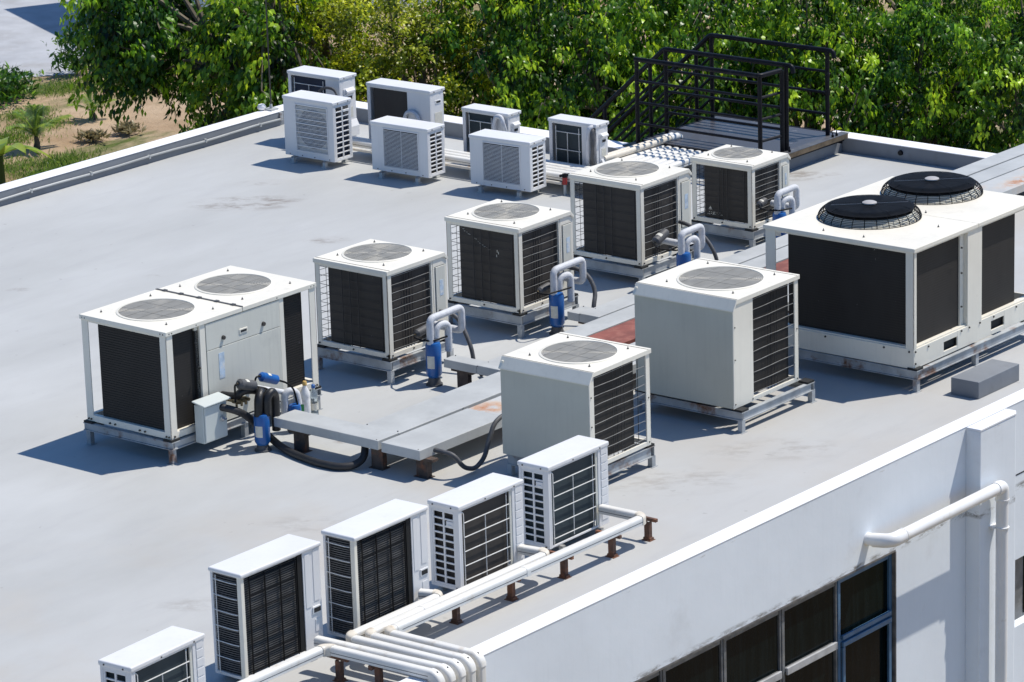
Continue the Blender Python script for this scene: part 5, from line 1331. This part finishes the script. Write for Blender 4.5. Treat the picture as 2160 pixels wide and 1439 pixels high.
def tree(x, y, zc, rx, rz, seed, kind, label, n_cl=420, leaf=.16, per=26, droop=.8, lean=(0, 0)):
    rg = np.random.default_rng(seed)
    o = thing('leafy_tree', label, 'tree', (x, y, GZ), group='trees behind the roof')
    c = np.array([x, y, zc])
    # trunk
    tb = MB(); base = Vector((x + lean[0], y + lean[1], GZ)); top = Vector((x, y, zc + rz * .55))
    pts = [base.lerp(top, k / 6) + Vector((rg.normal(0, .10), rg.normal(0, .10), 0)) * (1 if 0 < k < 6 else 0) for k in range(7)]
    if lean[0] or lean[1]:
        k_ = Vector((base.x, base.y, zc - 1.1)); pts = [base, base.lerp(k_, .35), base.lerp(k_, .7), k_, k_.lerp(top, .35) + Vector((0, 0, .25)), k_.lerp(top, .7) + Vector((0, 0, .15)), top]
    tb.tube(pts, .20, 9, r_end=.05)
    tb.build('trunk', M['bark'], o)
    # cluster anchors on a lumpy shell
    u = rg.normal(size=(n_cl, 3)); u /= np.linalg.norm(u, axis=1, keepdims=True)
    lump = 1 + .24 * np.sin(u @ rg.normal(0, 3.8, 3) + rg.uniform(0, 6)) + .20 * np.sin(u @ rg.normal(0, 6.5, 3)) 
    rad = (rg.uniform(.30, 1.0, n_cl) ** .45) * lump
    A = c + u * rad[:, None] * np.array([rx, rx, rz])
    # limbs
    lb = MB(); ks = rg.choice(n_cl, 22, replace=False)
    for k in ks:
        s = pts[int(rg.integers(3, 6))]; e = Vector(A[k]); m_ = s.lerp(e, .5) + Vector((0, 0, .25)) + Vector(rg.normal(0, .12, 3))
        lb.tube([s, m_, e], .05, 6, r_end=.012, fillet=.3, seg=4)
    tw = lb
    for k in ks:
        e = Vector(A[k]); d_ = Vector(u[k]); s = e; q = e + d_ * .25 + Vector(rg.normal(0, .12, 3)) - Vector((0, 0, .22))
        tw.tube([s, e + d_ * .12 + Vector((0, 0, .06)), q], .012, 4, fillet=.12, seg=3, r_end=.004)
    tw.build('limb', M['twig'], o)
    # leaves
    Pl = []; Dl = []; Nl = []; T = []
    side = rg.normal(size=(n_cl, 3)); side[:, 2] *= .3; side += u * .9; side /= np.linalg.norm(side, axis=1, keepdims=True)
    cl_tone = rg.uniform(-.32, .34, n_cl)
    for j in range(per):
        t = rg.uniform(0, 1, (n_cl, 1))
        p = A + side * (t - .35) * .50 + np.array([0, 0, -.20]) * t ** 2 + rg.normal(0, .07, (n_cl, 3))
        d = side * .45 + rg.normal(0, .42, (n_cl, 3)) + np.array([0, 0, -droop])
        nn = u * .8 + np.array([.25, -.35, .75]) + rg.normal(0, .45, (n_cl, 3))
        Pl.append(p); Dl.append(d); Nl.append(nn); T.append(np.clip(.50 + cl_tone + rg.normal(0, .15, n_cl) + .50 * (rad - .86), 0, 1))  # inner leaves coloured darker, standing for shade inside the crown
    P_ = np.concatenate(Pl); n = len(P_)
    Ls = leaf * .88 * rg.uniform(.6, 1.25, n)
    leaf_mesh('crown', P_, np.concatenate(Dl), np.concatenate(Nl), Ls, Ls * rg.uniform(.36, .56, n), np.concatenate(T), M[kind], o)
    return o

TREES = [  # x, y, zc, rx, rz, kind, leaf, clusters, label
    (44.9, 44.9, .0, 1.1, 1.3, 'leaf_deep', .16, 270, 'deep green tree at the left end drooping over bare soil'),
    (45.6, 42.9, -.9, 1.15, 2.2, 'leaf_bright', .16, 340, 'bright green tree hanging over the left parapet left of the lightning rod'),
    (47.6, 43.4, -.9, 1.45, 2.4, 'leaf_yellow', .105, 520, 'yellowish small leaved tree behind the lightning rod'),
    (47.2, 40.6, -1.2, 1.5, 2.3, 'leaf_yellow', .115, 480, 'yellow green bushy tree behind the two tall back units'),
    (48.3, 39.0, -.8, 1.55, 2.4, 'leaf_deep', .13, 430, 'dark green tree with visible trunk right of the widest back unit'),
    (47.6, 37.4, -1.2, 1.5, 2.2, 'leaf_bright', .14, 430, 'light green tree just left of the stair rails'),
    (48.7, 35.9, -1.1, 1.5, 2.3, 'leaf_bright', .145, 430, 'bright hanging leaved tree behind the stair rails'),
    (49.8, 34.4, -1.1, 1.55, 2.3, 'leaf_bright', .145, 430, 'bright green tree behind the right end of the platform'),
    (50.9, 33.0, -1.2, 1.5, 2.2, 'leaf_deep', .13, 400, 'darker green tree with bare twigs right of the platform'),
    (51.4, 31.0, -1.2, 1.6, 2.3, 'leaf_bright', .14, 430, 'bright green tree at the right end above the trays'),
    (49.0, 45.6, -.8, 1.8, 2.4, 'leaf_deep', .13, 420, 'deep green tree in the second row behind the lightning rod'),
    (51.4, 41.6, -.6, 2.0, 2.6, 'leaf_deep', .13, 470, 'deep green tree in the second row behind the back units'),
    (52.4, 38.2, -.5, 2.0, 2.6, 'leaf_deep', .13, 470, 'deep green tree in the second row left of the stair rails'),
    (54.0, 35.2, -.5, 2.0, 2.6, 'leaf_bright', .13, 470, 'mid green tree in the second row behind the platform'),
    (55.0, 32.0, -.5, 2.0, 2.6, 'leaf_deep', .13, 470, 'deep green tree in the second row at the right'),
]
for i, (x, y, zc, rx, rz, kind, lf, ncl, lab) in enumerate(TREES):
    tree(x, y, zc, rx, rz, 100 + i, kind, lab, ncl, lf, 42 if lf > .12 else 50, 1.0 if lf > .12 else .25, lean=((.65, -1.75) if i == 0 else (.4, -1.0) if i == 1 else (0, 0)))
# low shrubs filling the foot of the trees
SH = [(46.3, 41.2), (46.0, 39.2), (46.6, 37.0), (47.2, 35.0), (48.0, 33.0), (48.8, 31.2), (44.7, 41.7)]
for i, (x, y) in enumerate(SH):
    rg = np.random.default_rng(300 + i)
    o = thing('shrub', ['dark shrub below the yellowish tree', 'dark shrub below the dark tree with trunk', 'dark shrub beneath the stair flight', 'dark shrub behind the platform foot', 'dark shrub right of the platform foot', 'dark shrub below the right end tree', 'dark shrub below the bright left tree'][i], 'shrub', (x, y, GZ), group='dark shrubs beneath the trees')
    n = 5200; u = rg.normal(size=(n, 3)); u /= np.linalg.norm(u, axis=1, keepdims=True)
    P_ = np.array([x, y, -4.4]) + u * (rg.uniform(.2, 1, n) ** .4)[:, None] * np.array([1.35, 1.35, 2.6])
    MB().tube([(x, y, GZ), (x + .1, y, -5.5), (x, y, -3.2)], .07, 7, r_end=.02).build('stem', M['bark'], o)
    Ls = .17 * rg.uniform(.6, 1.2, n)
    leaf_mesh('foliage', P_, u * .5 + rg.normal(0, .5, (n, 3)) + np.array([0, 0, -.5]), u + np.array([0, 0, .8]) + rg.normal(0, .4, (n, 3)), Ls, Ls * .55, np.clip(rg.normal(.35, .2, n), 0, 1), M['leaf_deep'], o)

def palm(x, y, h, n, seed, label, L=1.2):
    rg = random.Random(seed)
    o = thing('palm_sapling', label, 'palm', (x, y, GZ), group='young coconut palms on the soil')
    MB().tube([(x, y, GZ), (x + .03, y, GZ + h * .5), (x, y, GZ + h)], .09, 8, r_end=.05).build('trunk', M['bark'], o)
    for k in range(n):
        an = 2 * PI * k / n + rg.uniform(-.25, .25); el = rg.uniform(.75, 1.5)
        d = Vector((math.cos(an), math.sin(an), 0)); pts = []
        for t in range(9):
            q = t / 8; pts.append(Vector((x, y, GZ + h)) + d * (L * q * math.cos(el) * (1 + .15 * q)) + Vector((0, 0, L * (math.sin(el) * q - .38 * q * q))))
        P_ = []; D_ = []; N_ = []; Ls = []
        for t in range(1, 9):
            tn = (pts[t] - pts[t - 1]).normalized(); sd = tn.cross(Vector((0, 0, 1))).normalized()
            for jj in range(4):
                b_ = pts[t - 1].lerp(pts[t], jj / 4)
                for sg in (-1, 1):
                    P_.append(b_); D_.append(sd * sg * .8 + tn * .75 + Vector((0, 0, -.25))); N_.append(Vector((0, 0, 1)) + tn * -.2); Ls.append(.26 * L * (1 - .5 * abs(t / 8 - .45)))
        Ls = np.array(Ls)
        leaf_mesh('frond', np.array(P_), np.array([tuple(v_) for v_ in D_]), np.array([tuple(v_) for v_ in N_]), Ls, Ls * .16, np.clip(np.random.default_rng(seed + k).normal(.75, .18, len(P_)), 0, 1), M['leaf_palm'], o)
palm(60.75, 64.55, .30, 11, 5, 'young coconut palm on the sand at the left', 1.15)
palm(63.7, 65.6, .2, 8, 9, 'smaller coconut palm half hidden by the left tree', .75)

def banana(x, y, label, seed):
    rg = random.Random(seed)
    o = thing('banana_plant', label, 'banana plant', (x, y, GZ))
    MB().tube([(x, y, GZ), (x, y, GZ + .9)], .08, 8, r_end=.05).build('stem', M['leaf_palm'], o)
    for k in range(7):
        an = k * 0.95 + rg.uniform(-.2, .2); el = rg.uniform(.5, 1.2); d = Vector((math.cos(an), math.sin(an), 0)); L = rg.uniform(1.0, 1.5)
        v = []; f = []; m_ = 9
        for t in range(m_):
            q = t / (m_ - 1); c_ = Vector((x, y, GZ + .8)) + d * L * q * math.cos(el) * 1.1 + Vector((0, 0, L * (math.sin(el) * q - .7 * q * q)))
            w_ = .17 * math.sin(PI * min(1, q * .93 + .07)) ** .6; sd = d.cross(Vector((0, 0, 1)))
            v += [c_ + sd * w_ + Vector((0, 0, .05)), c_, c_ - sd * w_ + Vector((0, 0, .05))]
        for t in range(m_ - 1): f += [(3 * t, 3 * t + 1, 3 * t + 4, 3 * t + 3), (3 * t + 1, 3 * t + 2, 3 * t + 5, 3 * t + 4)]
        b = MB(); b.add(v, f, True); lo = b.build('leaf', M['leaf_palm'], o)
        at = lo.data.attributes.new('tone', 'FLOAT', 'POINT'); at.data.foreach_set('value', np.full(len(lo.data.vertices), rg.uniform(.45, .95), dtype=np.float32))
banana(57.4, 62.2, 'broad leaved banana plant at the left edge', 4)

def bush(x, y, r, h, label, seed, kind='leaf_deep', n=900, lf=.16):
    rg = np.random.default_rng(seed); o = thing('bush', label, 'bush', (x, y, GZ), group='bushes on the soil')
    P_ = np.array([x, y, GZ]) + np.stack([rg.normal(0, r * .5, n), rg.normal(0, r * .5, n), rg.uniform(.05, h, n)], 1)
    D_ = np.stack([rg.normal(0, .7, n), rg.normal(0, .7, n), rg.uniform(.2, 1, n)], 1); Ls = lf * rg.uniform(.7, 1.8, n)
    MB().tube([(x, y, GZ), (x, y, GZ + h * .8)], .03, 6, r_end=.01).build('stem', M['bark'], o)
    leaf_mesh('foliage', P_, D_, rg.normal(0, .5, (n, 3)) + np.array([0, 0, .8]), Ls, Ls * .3, np.clip(rg.normal(.45, .2, n), 0, 1), M[kind], o)
bush(63.2, 68.9, .8, .9, 'grey green bush at the left edge below the pale road', 1, 'leaf_deep', 1500)
bush(64.3, 69.3, .7, .6, 'low bush right of the left edge bush', 2, 'leaf_deep', 900)
bush(67.2, 69.7, .5, 1.0, 'thin tall weed on the edge of the pale road', 3, 'leaf_deep', 500)
bush(62.0, 63.9, .28, .16, 'dry grass clump on the sand right of the palm', 4, 'leaf_dry', 260, .16)
bush(63.0, 63.7, .26, .16, 'dry grass clump on the sand nearest the left tree', 5, 'leaf_dry', 260, .16)
# grass cover
rg = np.random.default_rng(77); n = 15000
cx = [(58.6, 64.0, 1.1), (60.9, 65.9, .9), (60.2, 63.0, .8), (62.5, 66.3, .7), (58.9, 62.2, .9), (66, 68.6, .9), (63.2, 67.4, .6), (59.8, 66.5, 1.0)]
w = np.array([c_[2] for c_ in cx]); pick = rg.choice(len(cx), n, p=w / w.sum())
C = np.array(cx)[pick]
P_ = np.stack([C[:, 0] + rg.normal(0, .55, n) * C[:, 2] * 1.1, C[:, 1] + rg.normal(0, .5, n) * C[:, 2], np.full(n, GZ)], 1)
Ls = rg.uniform(.05, .15, n)
g_ = leaf_mesh('grass', P_, np.stack([rg.normal(0, .4, n), rg.normal(0, .4, n), np.ones(n)], 1), rg.normal(0, 1, (n, 3)) + np.array([.2, -.2, .2]), Ls, Ls * .16, np.clip(rg.normal(.45, .25, n), 0, 1), M['leaf_palm'], None)
tag(g_, 'short green grass growing in patches on the sandy soil', 'grass', kind='stuff')

# ------------------------------------------------------------------ light, sky, camera
w = bpy.data.worlds.new('World'); SC.world = w; w.use_nodes = True
nt = w.node_tree; bg = nt.nodes['Background']
sky = nt.nodes.new('ShaderNodeTexSky'); sky.sky_type = 'NISHITA'; sky.sun_disc = False
sun_dir = Vector((.467, -.268, 1.0)).normalized()
sky.sun_elevation = math.asin(sun_dir.z); sky.sun_rotation = math.atan2(sun_dir.x, sun_dir.y)
sky.air_density = 1.0; sky.dust_density = .6; sky.ozone_density = 1.6
tint = nt.nodes.new('ShaderNodeMix'); tint.data_type = 'RGBA'; tint.blend_type = 'MULTIPLY'; tint.inputs[0].default_value = 1; tint.inputs[7].default_value = (.60, .92, 1.26, 1)
nt.links.new(sky.outputs[0], tint.inputs[6]); nt.links.new(tint.outputs[2], bg.inputs[0]); bg.inputs[1].default_value = .098
sl = bpy.data.lights.new('sun', 'SUN'); sl.energy = 4.7; sl.angle = R(.5); sl.color = (1., .945, .855)
so = bpy.data.objects.new('sun', sl); COL.objects.link(so); so.rotation_euler = (-sun_dir).to_track_quat('-Z', 'Y').to_euler(); so.location = (20, 10, 40)

cam = bpy.data.cameras.new('camera'); co = bpy.data.objects.new('camera', cam); COL.objects.link(co); SC.camera = co
fw = Vector((.7408729, .6093592, -.2824688)); rt = Vector((.6280552, -.7775842, -.0301591)); up = Vector((.2380210, .1550619, .9588023))
mw = Matrix(((rt.x, up.x, -fw.x, 0), (rt.y, up.y, -fw.y, 0), (rt.z, up.z, -fw.z, 12.70697), (0, 0, 0, 1)))
co.matrix_world = mw
cam.sensor_fit = 'HORIZONTAL'; cam.sensor_width = 36; cam.lens = 7921.1 / 2160 * 36
cam.clip_start = .5; cam.clip_end = 2000
cam.dof.use_dof = True; cam.dof.focus_distance = 43; cam.dof.aperture_fstop = 10
SC.view_settings.view_transform = 'Standard'; SC.view_settings.look = 'None'; SC.view_settings.exposure = 0; SC.view_settings.gamma = 1
SC.cycles.caustics_reflective = False; SC.cycles.caustics_refractive = False; SC.cycles.max_bounces = 8; SC.cycles.transparent_max_bounces = 8
